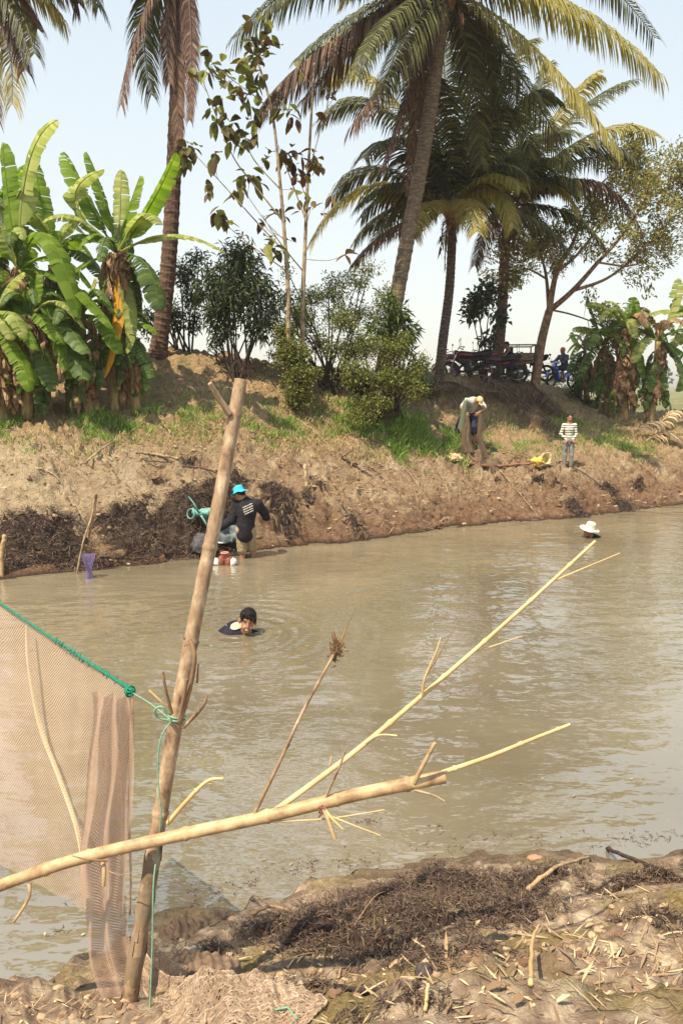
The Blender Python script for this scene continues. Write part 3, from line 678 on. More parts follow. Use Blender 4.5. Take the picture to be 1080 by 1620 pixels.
# ------------------------------------------------------------------ broadleaf trees and shrubs
def leafquad(mb, p, d, l, w_, fold=0.25):
    d = d.normalized(); s = d.cross(V(0, 0, 1) + rv(.8)).normalized(); n_ = s.cross(d)
    bi = len(mb.v)
    mb.v += [p, p + d * l * .45 + s * w_ * .5 + n_ * w_ * fold, p + d * l + V(0, 0, -l * .12), p + d * l * .45 - s * w_ * .5 + n_ * w_ * fold]
    mb.f += [(bi, bi + 1, bi + 2), (bi, bi + 2, bi + 3)]; mb.m += [0, 0]
def bigleaf(mb, p, d, l, w_):
    d = d.normalized(); s = d.cross(V(0, 0, 1) + rv(.6)).normalized(); n_ = s.cross(d); bi = len(mb.v)
    prof = [(0, .04), (.25, .36), (.5, .5), (.8, .34), (1, .02)]; cv = random.uniform(.1, .5)
    for t, h in prof:
        m_ = p + d * l * t + V(0, 0, -cv * l * t * t)
        mb.v += [m_ - s * w_ * h + n_ * w_ * h * .35, m_, m_ + s * w_ * h + n_ * w_ * h * .35]
    for i in range(4):
        a = bi + i * 3; mb.f += [(a, a + 1, a + 4, a + 3), (a + 1, a + 2, a + 5, a + 4)]; mb.m += [0, 0]
def shrub(name, base, blobs, Y, label, cat, leafm, n=1800, ll=0.09, lw=0.04, stemm='bark_dark', group=None, stems=4, droop=0.2, clump=14, spread=0.13):
    """blobs: (px, py, rx_m, rz_m, dy): the crown's lumps; leaves grow in sprays from twigs, unevenly."""
    b = at(base[0], base[1], Y); b.z = gz(b.x, b.y) - .03
    root = thing(name, b + V(0, 0, .03), label, cat, group)
    fo = MB(); st = MB(); tot = sum(q[2] * q[3] for q in blobs)
    for q in blobs:
        c = at(q[0], q[1], Y + q[4]); rx, rz = q[2], q[3]
        s0 = b + V(random.uniform(-.15, .15) * stems * .4, random.uniform(-.15, .15), 0)
        st.tube(catmull([s0, s0.lerp(c, .5) + rv(.1), c], 6), [0.028, .01], 5)
        k = max(3, int(n * q[2] * q[3] / tot / clump))
        for i in range(k):
            d = rv(1.0)
            while d.length > 1: d = rv(1.0)
            d = d * (0.55 + 0.45 * abs(noise.noise(d * 2 + c)) * 2)
            e = c + V(d.x * rx, d.y * rx, d.z * rz)
            if i % 2 == 0: st.tube([c.lerp(e, .2) + rv(.03), c.lerp(e, .7) + rv(.04), e], [0.008, .004, .003], 3, cap=False)
            out = (e - c).normalized() + V(0, 0, .3)
            for j in range(clump):
                leafquad(fo, e + rv(spread), (out * .5 + rv(.9) + V(0, 0, -droop)), ll * random.uniform(.7, 1.25), lw * random.uniform(.8, 1.2))
    for i in range(stems):
        q = random.choice(blobs); c = at(q[0], q[1], Y + q[4])
        st.tube(catmull([b + V(random.uniform(-.2, .2), random.uniform(-.1, .1), 0), b.lerp(c, .5) + rv(.12), c + rv(.2)], 6), [0.03, .01], 5)
    st.build('stem', M[stemm], root); fo.build('foliage', M[leafm], root)
    return root
shrub('mango_sapling', (375, 572), [(375, 420, .45, .42, 0), (345, 445, .4, .4, .2), (405, 450, .42, .4, -.1), (370, 470, .55, .4, 0), (350, 490, .4, .3, 0), (405, 495, .4, .3, 0), (385, 395, .25, .3, 0), (355, 520, .3, .25, .1), (415, 520, .3, .25, 0), (435, 475, .2, .3, 0), (325, 460, .2, .3, 0)],
      17.6, 'dark dense young mango tree left of the pale slender stems', 'tree', 'leaf_dark', n=3700, ll=.2, lw=.045, stems=5, droop=.7, spread=.22)
shrub('small_tree', (290, 560), [(290, 430, .35, .4, 0), (305, 470, .35, .35, .2), (275, 500, .4, .35, 0), (310, 510, .25, .3, 0), (315, 410, .2, .25, 0), (245, 450, .35, .4, 0.3), (235, 510, .35, .35, .3)],
      18.4, 'thin dark tree behind the brown ringed palm trunk', 'tree', 'leaf_dark', n=3000, ll=.1, lw=.05, stems=4)
shrub('shrub', (355, 568), [(350, 535, .15, .2, 0), (340, 548, .12, .12, 0)], 18.2, 'tiny dark seedling on the crest below the mango tree', 'shrub', 'leaf_dark', n=260, ll=.1, lw=.04, stems=2)
shrub('tall_shrub', (520, 600), [(490, 470, .4, .35, 0), (530, 450, .4, .4, .2), (565, 445, .35, .35, 0), (470, 500, .35, .4, -.2), (540, 500, .55, .4, 0), (500, 540, .55, .35, 0), (575, 500, .4, .35, .2), (455, 470, .25, .3, 0), (440, 520, .2, .3, 0), (585, 425, .25, .2, 0), (610, 470, .3, .3, 0), (440, 560, .3, .3, 0), (560, 560, .5, .3, 0), (455, 430, .15, .2, 0), (520, 470, .5, .3, 0), (480, 500, .4, .5, 0), (600, 500, .3, .35, 0), (425, 500, .25, .3, .1), (530, 550, .6, .3, -.2)],
      18.3, 'tall loose shrub with small grey green leaves around the slender stems', 'shrub', 'leaf_fresh', n=8200, ll=.07, lw=.038, stems=8)
shrub('vine_bush', (470, 640), [(462, 560, .38, .38, 0), (475, 595, .35, .35, -.2), (470, 625, .3, .25, -.3), (450, 530, .25, .3, .2)],
      17.2, 'dark green vine covered bush right of the bare earth mound', 'bush', 'leaf_fresh', n=6200, ll=.065, lw=.045, stems=3)
shrub('yellow_bush', (590, 650), [(575, 545, .5, .4, 0), (615, 555, .42, .35, 0), (560, 590, .42, .4, -.3), (610, 600, .45, .35, -.3), (645, 590, .4, .3, 0), (590, 635, .5, .22, -.5), (640, 545, .25, .25, 0), (665, 575, .25, .25, .2), (545, 510, .3, .3, 0), (655, 620, .35, .3, -.2), (570, 660, .45, .18, -.7)],
      17.6, 'yellow green bush at the foot of the leaning palm', 'bush', 'leaf_fresh', n=8500, ll=.065, lw=.04, stems=5)
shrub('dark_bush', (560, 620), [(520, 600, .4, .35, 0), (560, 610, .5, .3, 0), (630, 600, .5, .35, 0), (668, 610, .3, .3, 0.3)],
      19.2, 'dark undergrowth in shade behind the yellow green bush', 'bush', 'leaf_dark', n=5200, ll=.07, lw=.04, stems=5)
shrub('mango_sapling', (630, 600), [(628, 500, .25, .25, 0), (645, 520, .2, .2, 0), (600, 520, .2, .2, 0), (615, 478, .15, .2, 0), (635, 545, .25, .2, 0)],
      18.2, 'bright leafy sapling with long drooping leaves right of the leaning trunk', 'tree', 'leaf_mid', n=560, ll=.26, lw=.06, stems=3, droop=.6, clump=8)
shrub('leafy_sapling', (765, 600), [(755, 478, .35, .3, 0), (775, 462, .25, .25, 0), (745, 495, .2, .2, 0), (790, 500, .2, .2, 0), (775, 540, .15, .2, 0)],
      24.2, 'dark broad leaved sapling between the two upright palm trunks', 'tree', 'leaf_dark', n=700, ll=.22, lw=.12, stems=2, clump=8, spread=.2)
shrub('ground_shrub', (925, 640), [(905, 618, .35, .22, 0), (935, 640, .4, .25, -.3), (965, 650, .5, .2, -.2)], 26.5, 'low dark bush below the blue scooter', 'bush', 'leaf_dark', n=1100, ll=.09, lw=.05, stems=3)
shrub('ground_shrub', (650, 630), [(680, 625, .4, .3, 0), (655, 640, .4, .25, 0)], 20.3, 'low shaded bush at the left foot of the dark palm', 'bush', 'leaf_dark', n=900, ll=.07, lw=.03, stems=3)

def limb_tree(name, Y, limbs, label, cat, barkm, twigs, leafm, clusters=None, group=None, leafn=10, ll=.1, lw=.05, big=False, tl=.9, tw0=.35, spread=.2):
    """limbs: (list of px points with dy, r0, r1). Twigs sprout from the limbs' outer part and carry the leaves."""
    b = at(limbs[0][0][0][0], limbs[0][0][0][1], Y); b.z = gz(b.x, b.y) - .05
    root = thing(name, b + V(0, 0, .05), label, cat, group); tr = MB(); fo = MB(); br = MB()
    for li, (pts, r0, r1) in enumerate(limbs):
        P = [at(q[0], q[1], Y + (q[2] if len(q) > 2 else 0)) for q in pts]
        if li == 0: P[0] = b.copy()
        C = catmull(P, 8 * (len(P) - 1)); (tr if li == 0 else br).tube(C, [r0 + (r1 - r0) * i / (len(C) - 1) for i in range(len(C))], 8)
        if li == 0 and not big: continue
        nt_ = int(twigs * random.uniform(.8, 1.2))
        for k in range(nt_):
            t = random.uniform(tw0, 1) ** .7; p = C[int(t * (len(C) - 1))]; l = tl * random.uniform(.4, 1.1)
            tg = (C[-1] - C[0]).normalized(); d = (tg * .6 + rv(.9) + V(0, 0, .15)).normalized()
            m_ = p + d * l * .5 + rv(.08); e = m_ + (d + rv(.4)).normalized() * l * .5
            br.tube([p, m_, e], [max(.006, r1 * .5), .008, .004], 4, cap=False)
            for c in (e, m_.lerp(e, .5)):
                for j in range(leafn):
                    if big: bigleaf(fo, c + rv(.03), rv(1) + V(0, 0, -.35), ll * random.uniform(.6, 1.15), lw * random.uniform(.7, 1.1))
                    else: leafquad(fo, c + rv(spread), d + rv(.8), ll * random.uniform(.7, 1.2), lw)
    for q in (clusters or []):
        c = at(q[0], q[1], Y + random.uniform(-.3, .3))
        for j in range(q[2]): bigleaf(fo, c + rv(q[3] * .5), rv(1) + V(0, 0, -.3), ll * random.uniform(.6, 1.2), lw * random.uniform(.7, 1.1))
    tr.build('trunk', M[barkm], root, smooth=True); br.build('branches', M[barkm], root); fo.build('foliage', M[leafm], root)
    return root
limb_tree('feathery_tree', 25.5, [
    ([(845, 603), (855, 545), (868, 492)], .17, .13),
    ([(868, 492), (880, 430), (905, 385), (925, 330, .5)], .11, .03), ([(868, 492), (905, 460, -.4), (945, 415, -.8), (985, 370, -1.2), (1030, 300, -1.4)], .10, .02),
    ([(868, 492), (862, 430, .6), (845, 375, 1)], .08, .02), ([(880, 430), (915, 400), (960, 340), (1000, 290)], .06, .015), ([(905, 460, -.4), (960, 440), (1010, 400), (1060, 350)], .06, .012),
    ([(862, 440, .5), (830, 425), (800, 440)], .04, .01), ([(870, 490), (905, 498), (950, 515), (965, 530)], .035, .01), ([(945, 415, -.8), (1000, 420), (1045, 395)], .04, .01),
    ([(925, 330, .5), (950, 290), (990, 262)], .03, .01), ([(1000, 290), (1040, 270), (1072, 300)], .03, .008), ([(845, 375, 1), (825, 350), (810, 380)], .03, .01)],
    'spreading tree with reddish forked limbs and sparse yellow leaves right of the cart', 'tree', 'bark_red', 28, 'leaf_yellow', leafn=24, ll=.15, lw=.065, tl=1.0, spread=.22)
limb_tree('broadleaf_sapling', 17.2, [
    ([(455, 590), (456, 480), (452, 400), (444, 300), (430, 175), (405, 90)], .055, .02),
    ([(448, 350), (400, 290), (365, 240), (320, 125)], .02, .008), ([(452, 400), (405, 350), (360, 300), (300, 235)], .018, .007), ([(455, 430), (400, 390), (350, 350)], .014, .006),
    ([(444, 300), (400, 250), (385, 205)], .016, .007), ([(430, 175), (400, 150), (345, 110)], .014, .006), ([(450, 380), (420, 350), (385, 300)], .012, .006)],
    'slender sapling with a pale bent stem and big drooping leaves turning brown', 'tree', 'bark_pale', 3, 'leaf_teak',
    clusters=[(340, 108, 12, .35), (352, 118, 6, .3), (395, 100, 16, .4), (400, 130, 14, .4), (408, 75, 12, .35), (385, 155, 14, .4), (395, 180, 10, .35), (340, 165, 9, .3), (360, 200, 8, .3), (380, 215, 12, .3), (345, 190, 6, .2), (300, 238, 16, .35), (332, 298, 7, .2), (372, 300, 7, .25), (395, 280, 5, .3), (450, 170, 5, .3), (405, 45, 8, .4), (425, 385, 8, .3), (440, 400, 6, .2), (408, 262, 4, .3), (355, 345, 3, .5), (430, 60, 8, .4)],
    leafn=2, ll=.27, lw=.2, big=True, tl=.6)
limb_tree('broadleaf_sapling', 17.6, [
    ([(478, 590), (479, 480), (482, 400), (487, 280), (497, 100)], .06, .022),
    ([(484, 350), (455, 270), (440, 230)], .016, .006), ([(482, 400), (510, 350), (540, 320)], .014, .005), ([(487, 280), (500, 230), (520, 160)], .014, .006), ([(480, 430), (440, 380), (415, 340)], .016, .006), ([(481, 410), (520, 412), (548, 402)], .008, .004)],
    'slender sapling with a straight pale stem right of its bent twin', 'tree', 'bark_pale', 3, 'leaf_autumn',
    clusters=[(455, 250, 12, .35), (470, 260, 8, .3), (500, 258, 12, .3), (490, 245, 8, .3), (460, 180, 7, .3), (520, 155, 1, .05), (478, 275, 6, .3), (455, 240, 5, .4), (500, 320, 3, .4), (412, 285, 4, .1), (440, 330, 5, .3), (465, 330, 4, .3), (430, 240, 4, .3)],
    leafn=1, ll=.25, lw=.17, big=True, tl=.6)

# distant wood on the plain, seen through gaps and at the right
wd_ = MB(); wt = MB()
random.seed(33)
for i in range(46):
    a = random.uniform(-38, 40); dist = random.uniform(150, 230); x = dist * math.tan(R(a)); y = dist
    h = random.uniform(4, 8.0); cw = random.uniform(4, 9)
    wt.tube([V(x, y, .5), V(x, y, 1 + h * .6)], [.3, .15], 5)
    for j in range(110):
        d = rv(1)
        while d.length > 1: d = rv(1)
        p = V(x + d.x * cw, y + d.y * cw * .6, 1.2 + h * (.55 + .45 * d.z)); leafquad(wd_, p, rv(1), 1.6, 1.3)
wd_.v += [];
tag(wd_.build('far_wood', M['leaf_mid']), kind='stuff')
random.seed(11)
# ------------------------------------------------------------------ ground cover and wrack
def scatter(px, py, rx, ry, n, near=None):
    """n points on the ground, gaussian round the place seen at (px, py); rx along the bank, ry across it (metres)"""
    c = hit(px, py); out = []
    al = V(0.9, 0.43, 0).normalized() if c.y > 6 else V(1, 0, 0); ac = V(-al.y, al.x, 0)
    for i in range(n):
        a = random.gauss(0, .5) * rx; b = random.gauss(0, .5) * ry
        p = c + al * a + ac * b; z = gz(p.x, p.y)
        if z > 0.02: out.append(V(p.x, p.y, z))
    return out
def blades(mb, p, n, h, wd, sp, lean=.5):
    for k in range(n):
        q = p + V(random.uniform(-sp, sp), random.uniform(-sp, sp), -0.01); hh = h * random.uniform(.5, 1.2)
        d = V(random.uniform(-lean, lean), random.uniform(-lean, lean), 1).normalized(); s = d.cross(rv()).normalized() * wd
        m_ = q + d * hh * .55; t = m_ + (d + V(random.uniform(-.6, .6), random.uniform(-.6, .6), -.25)) * hh * .45; bi = len(mb.v)
        mb.v += [q - s * .5, q + s * .5, m_ + s * .4, m_ - s * .4, t]; mb.f += [(bi, bi + 1, bi + 2, bi + 3), (bi + 3, bi + 2, bi + 4)]; mb.m += [0, 0]
random.seed(5)
mb = MB()
for (px, py, rx, ry, n, h) in [(10, 672, 1.0, .45, 300, .26), (60, 676, 1.3, .45, 300, .26), (130, 680, 1.2, .5, 200, .24), (190, 668, 1.0, .6, 80, .2), (310, 650, .7, .5, 60, .16), (330, 668, .7, .4, 90, .16),
                               (405, 655, .9, .5, 90, .18), (420, 680, .7, .35, 90, .16), (440, 668, .6, .35, 70, .17), (545, 690, 1.0, .4, 90, .22), (600, 690, 1.3, .5, 330, .3), (650, 685, 1.1, .6, 380, .34), (690, 700, .7, .4, 220, .3), (620, 660, 1.2, .5, 150, .34), (640, 710, .9, .25, 90, .2),
                               (800, 690, .9, .8, 120, .2), (840, 705, .9, .7, 120, .2), (780, 700, .7, .6, 60, .18), (930, 690, 1.2, .8, 170, .2), (965, 700, 1.1, .7, 160, .2), (900, 670, 1.0, .8, 110, .2), (1000, 712, .8, .5, 60, .2), (860, 650, 1.0, .8, 60, .18)]:
    for p in scatter(px, py, rx * 1.25, ry * 1.2, n):
        f = noise.noise(p * 1.6 + V(4, 0, 0)) + .5 * noise.noise(p * 5)
        if f < -.12: continue
        blades(mb, p, random.randint(5, 13), h * (.7 + .9 * max(0, f)), .016, .12, .8)
tag(mb.build('grass', M['grass']), kind='stuff')
mb = MB()
for (px, py, rx, ry, n, h) in [(100, 700, 3.2, .7, 260, .12), (330, 620, 1.5, 1.4, 130, .08), (300, 690, 1.5, .6, 150, .1), (480, 690, 1.5, .6, 200, .13), (560, 715, 1.5, .4, 120, .12), (520, 660, 1.2, .8, 150, .14),
                               (780, 650, 2.2, 1.8, 260, .14), (880, 680, 2.5, 1.6, 320, .14), (1000, 690, 2.2, 1.2, 260, .16), (1050, 670, 2.2, 1.4, 220, .2), (720, 620, 1.2, 1, 120, .12), (400, 610, 1.4, 1.2, 90, .08), (1060, 640, 3, 2, 160, .3)]:
    for p in scatter(px, py, rx, ry, n):
        blades(mb, p, random.randint(4, 8), h, .018, .12, .9)
tag(mb.build('dry_grass', M['grass_dry']), kind='stuff')

def strands(mb, p, n, l, wd, flat=.45, curl=.6, sp=.08, hgt=0.0):
    for k in range(n):
        q = p + V(random.uniform(-sp, sp), random.uniform(-sp, sp), random.uniform(0, hgt)); d = V(random.uniform(-1, 1), random.uniform(-1, 1), random.uniform(-.1, flat)).normalized()
        ll = l * random.uniform(.4, 1.2); s = d.cross(V(0, 0, 1) + rv(.8)).normalized() * wd * random.uniform(.5, 1.3); pts = [q]
        for j in range(3): d = (d + rv(curl) + V(0, 0, -.22)).normalized(); pts.append(pts[-1] + d * ll / 3)
        bi = len(mb.v)
        for j, t in enumerate(pts): f = (1, 1, .8, .3)[j]; mb.v += [t - s * f * .5, t + s * f * .5]
        for j in range(3): a = bi + j * 2; mb.f.append((a, a + 1, a + 3, a + 2)); mb.m.append(0)
def weed_heap(blobs, n, l, wd, near=None, hh=.35, name='water_weed', m='weed', straw_=.06):
    """rotting weed hauled out of the water: a lumpy mound clothed in tangled strands"""
    mb = MB(); base = MB()
    for (px, py, rx, ry, hz_) in blobs:
        c = hit(px, py); al = V(0.9, 0.43, 0).normalized() if c.y > 6 else V(1, 0, 0); ac = V(-al.y, al.x, 0)
        K = 14; bi = len(base.v)
        for i in range(K + 1):
            for j in range(2 * K):
                r_ = i / K; a = math.pi * j / K; rr = r_ * (1 + .25 * noise.noise(V(math.cos(a) * 2, math.sin(a) * 2, px)))
                p = c + al * rx * rr * math.cos(a) + ac * ry * rr * math.sin(a); p.z = gz(p.x, p.y) + hz_ * (1 - r_ ** 2) * (1 + .5 * noise.noise(p * 5)) - .05 * r_
                base.v.append(p)
        for i in range(K):
            for j in range(2 * K):
                a = bi + i * 2 * K + j; b_ = bi + i * 2 * K + (j + 1) % (2 * K); base.f.append((a, b_, b_ + 2 * K, a + 2 * K)); base.m.append(1)
        for k in range(int(n * rx * ry)):
            r_ = math.sqrt(random.random()) * 1.08; a = random.uniform(0, 6.283); p = c + al * rx * r_ * math.cos(a) + ac * ry * r_ * math.sin(a)
            p.z = gz(p.x, p.y) + hz_ * max(0, 1 - r_ ** 2) * (1 + .5 * noise.noise(p * 5)) ; p.z = max(p.z, 0.01)
            strands(mb, p, 7, l, wd, sp=l * .5, hgt=l * .25)
    mb.add(base.v, base.f, 1)
    return mb.build(name, [M[m], M['weed_base']])
weed_heap([(30, 850, .85, .38, .2), (85, 868, .6, .3, .16), (15, 885, .7, .25, .1), (140, 888, .55, .14, .08), (212, 848, .5, .36, .16), (185, 812, .42, .16, .1), (235, 878, .35, .2, .1), (100, 835, .3, .16, .08)], 900, .13, .010)['kind'] = 'stuff'
weed_heap([(305, 850, .6, .5, .28), (335, 808, .55, .3, .18), (345, 778, .45, .2, .12), (290, 880, .5, .18, .1), (375, 862, .3, .24, .22), (285, 785, .25, .16, .08)], 900, .13, .010)['kind'] = 'stuff'
weed_heap([(437, 785, .38, .3, .12), (452, 815, .28, .3, .1), (375, 755, .3, .15, .1), (490, 790, .22, .16, .06), (235, 788, .2, .1, .06), (300, 733, .2, .08, .06), (505, 768, .2, .1, .05), (250, 760, .22, .1, .06)], 900, .12, .010)['kind'] = 'stuff'
weed_heap([(910, 803, .3, .3, .12), (960, 775, .35, .2, .1), (985, 797, .4, .2, .12), (880, 765, .2, .15, .06), (785, 760, .25, .12, .06), (770, 745, .2, .1, .05), (560, 825, .15, .3, .05), (850, 760, .3, .1, .06), (1010, 770, .3, .1, .05)], 700, .13, .012)['kind'] = 'stuff'
# near shore
weed_heap([(600, 1415, .36, .2, .035), (720, 1400, .42, .22, .04), (660, 1450, .36, .2, .03), (780, 1440, .3, .2, .05), (520, 1450, .3, .13, .05), (480, 1475, .22, .13, .05), (560, 1500, .3, .14, .04), (430, 1470, .18, .08, .03), (830, 1400, .2, .12, .04), (680, 1510, .2, .1, .03), (740, 1500, .2, .1, .03), (870, 1380, .2, .08, .03)],
          4200, .05, .0038)['kind'] = 'stuff'
weed_heap([(1040, 1450, .2, .08, .03), (1000, 1395, .3, .05, .02), (330, 1505, .12, .06, .03), (470, 1560, .2, .04, .015), (640, 1580, .16, .04, .015), (570, 1575, .15, .03, .015), (1060, 1385, .2, .05, .03)], 4800, .05, .0045)['kind'] = 'stuff'

# straw, chips and dry leaf litter on the shore and the bank
def litter(mb, p, l, wd, up=.12):
    d = V(random.uniform(-1, 1), random.uniform(-1, 1), random.uniform(-.1, up)).normalized(); s = d.cross(V(0, 0, 1) + rv(.3)).normalized() * wd; n_ = s.cross(d).normalized(); c = random.uniform(-.05, .07) * l
    bi = len(mb.v); p = p + V(0, 0, .006)
    for t, f in ((0, .3), (.35, 1), (.7, .9), (1, .15)): q = p + d * l * t + n_ * c * math.sin(t * 3.14); mb.v += [q - s * f * .5, q + s * f * .5]
    for j in range(3): a = bi + j * 2; mb.f.append((a, a + 1, a + 3, a + 2)); mb.m.append(0)
mb = MB()
for (px, py, rx, ry, n, l) in [(980, 1560, .8, .3, 300, .07), (860, 1590, .7, .2, 170, .06), (1050, 1500, .4, .25, 120, .07), (700, 1540, .8, .25, 110, .05), (560, 1590, .6, .15, 90, .05), (450, 1530, .4, .2, 90, .05), (880, 1480, .6, .2, 60, .05),
                               (120, 1600, .5, .15, 120, .04), (950, 1420, .5, .15, 90, .05), (500, 1500, .5, .25, 90, .04)]:
    for p in scatter(px, py, rx, ry, n): litter(mb, p, l * random.choice((.25, .4, .6, 1, 1.7)) * random.uniform(.7, 1.3), .0042 * random.uniform(.3, 2.2))
tag(mb.build('straw', M['straw']), kind='stuff')
mb = MB()
for (px, py, rx, ry, n, l) in [(120, 760, 3.5, 1.2, 420, .12), (300, 740, 2.5, 1.2, 330, .14), (560, 760, 3, 1.2, 420, .16), (800, 760, 3.5, 1.0, 520, .18), (500, 760, 3.5, 1.2, 420, .1), (1000, 750, 3, 1.2, 320, .18), (280, 620, 1.6, 1.4, 260, .12), (700, 680, 2, 1.5, 160, .16), (820, 640, 2.5, 2.5, 420, .22),
                               (620, 800, 3, .8, 260, .14), (900, 780, 3, .8, 260, .16), (1040, 690, 1.6, 1.4, 200, .25)]:
    for p in scatter(px, py, rx, ry, n): litter(mb, p, l * random.uniform(.3, 1.3), .016 * random.uniform(.4, 1.8))
for (px, py, rx, ry, n) in [(450, 770, 3, 1.4, 260), (620, 770, 3, 1.4, 260), (800, 770, 3, 1.2, 300), (950, 760, 3, 1.2, 260), (150, 770, 3.5, 1.2, 220)]:
    for p in scatter(px, py, rx, ry, n): litter(mb, p, random.uniform(.25, .7), .007, up=.05)
tag(mb.build('dry_leaf_litter', M['straw']), kind='stuff')
mb = MB()
for (px, py, rx, ry, n, l) in [(100, 800, 4, 1.5, 110, .04), (400, 790, 4, 1.6, 120, .04), (700, 790, 4, 1.6, 120, .045), (950, 780, 4, 1.6, 110, .05), (600, 1520, 1.3, .4, 260, .016), (200, 1590, 1, .2, 120, .014), (950, 1520, 1, .4, 220, .016)]:
    for p in scatter(px, py, rx, ry, n):
        r_ = l * random.uniform(.3, 1.3); mb.ball(p, (r_, r_ * random.uniform(.6, 1), r_ * random.uniform(.4, .8)), 4, bump=.6)
tag(mb.build('mud_clods', M['bamboo_mud'] if False else mat('clod', [(0.14, 0.08, 0.05), (0.28, 0.19, 0.12), (0.44, 0.33, 0.21)], 'island', rough=.9)), kind='stuff')
# scraps of weed and scum floating by the near shore
mb = MB()
for (px, py, n, s) in [(585, 1300, 26, .05), (470, 1370, 60, .14), (560, 1365, 50, .1), (330, 1415, 40, .12), (300, 1440, 30, .1), (980, 1330, 60, .2), (800, 1325, 26, .1), (680, 1310, 16, .08), (200, 1420, 20, .1), (90, 1475, 14, .05), (1050, 1320, 40, .12), (390, 1395, 30, .1), (700, 1335, 30, .15)]:
    c = atz(px, py, 0)
    for k in range(n):
        p = c + V(random.gauss(0, s), random.gauss(0, s * .35), .004); strands(mb, p, 4, .04, .004, flat=.04, curl=.5, sp=.02) if k % 2 == 0 else None
tag(mb.build('floating_weed', M['weed']), kind='stuff')
mb = MB()
for (px, py) in [(413, 1362), (462, 1366), (72, 1476), (135, 1478), (250, 1404), (855, 1232), (1000, 1232), (985, 1182), (660, 1232), (545, 1338), (690, 1352), (905, 1262), (330, 1240), (820, 1240)]:
    p = atz(px, py, 0.004); litter(mb, p, random.uniform(.02, .04), .012)
tag(mb.build('floating_chips', M['straw']), kind='stuff')

# fallen palm fronds heaped on the slope below the motorbikes
FG = 'dead palm fronds heaped on the slope below the motorbikes'
random.seed(21)
FL = ['dry palm frond at the left end of the heap, nearest the dark palm trunk', 'dry palm frond hanging down the left side of the heap', 'dry palm frond slanting down to the right from under the motorbikes', 'dry palm frond running down from below the cart wheel',
 'dry palm frond mid heap, its tip pointing down the slope to the left', 'dry palm frond sliding down the bare earth right of the cart', 'short dry palm frond on top of the heap right under the motorbike wheels', 'long dry palm frond reaching down to the boy in stripes',
 'long dry palm frond lying below the middle of the heap', 'dry palm frond at the foot of the dark palm, tip towards the bush', 'dry palm frond lying flat just under the cart', 'dry palm frond at the right side of the heap, above the boy', 'dry palm frond lowest at the left of the heap', 'dry palm frond lowest in the middle of the heap']
for i, (a, b) in enumerate([((700, 612), (770, 640)), ((730, 612), (700, 650)), ((760, 608), (830, 650)), ((790, 608), (860, 662)), ((770, 612), (740, 660)), ((820, 615), (880, 660)), ((745, 606), (800, 632)), ((810, 640), (900, 700)), ((780, 625), (850, 690)), ((720, 604), (690, 628)), ((800, 612), (850, 640)), ((840, 620), (910, 668)), ((690, 640), (745, 622)), ((760, 640), (835, 630))]):
    A = hit(*a) + V(0, 0, .1 + .02 * i); B = hit(*b) + V(0, 0, .1); mid = (A + B) / 2 + rv(.5); mid.z = gz(mid.x, mid.y) + random.uniform(.15, .6)
    o = frond(A, mid, B, M['palm_brown'], None, L=.55, n=60, droop=random.uniform(.3, .9), wdt=.022, dens=.75, name='dead_palm_frond', origin=gnd(A))
    tag(o, FL[i], 'palm frond', FG)
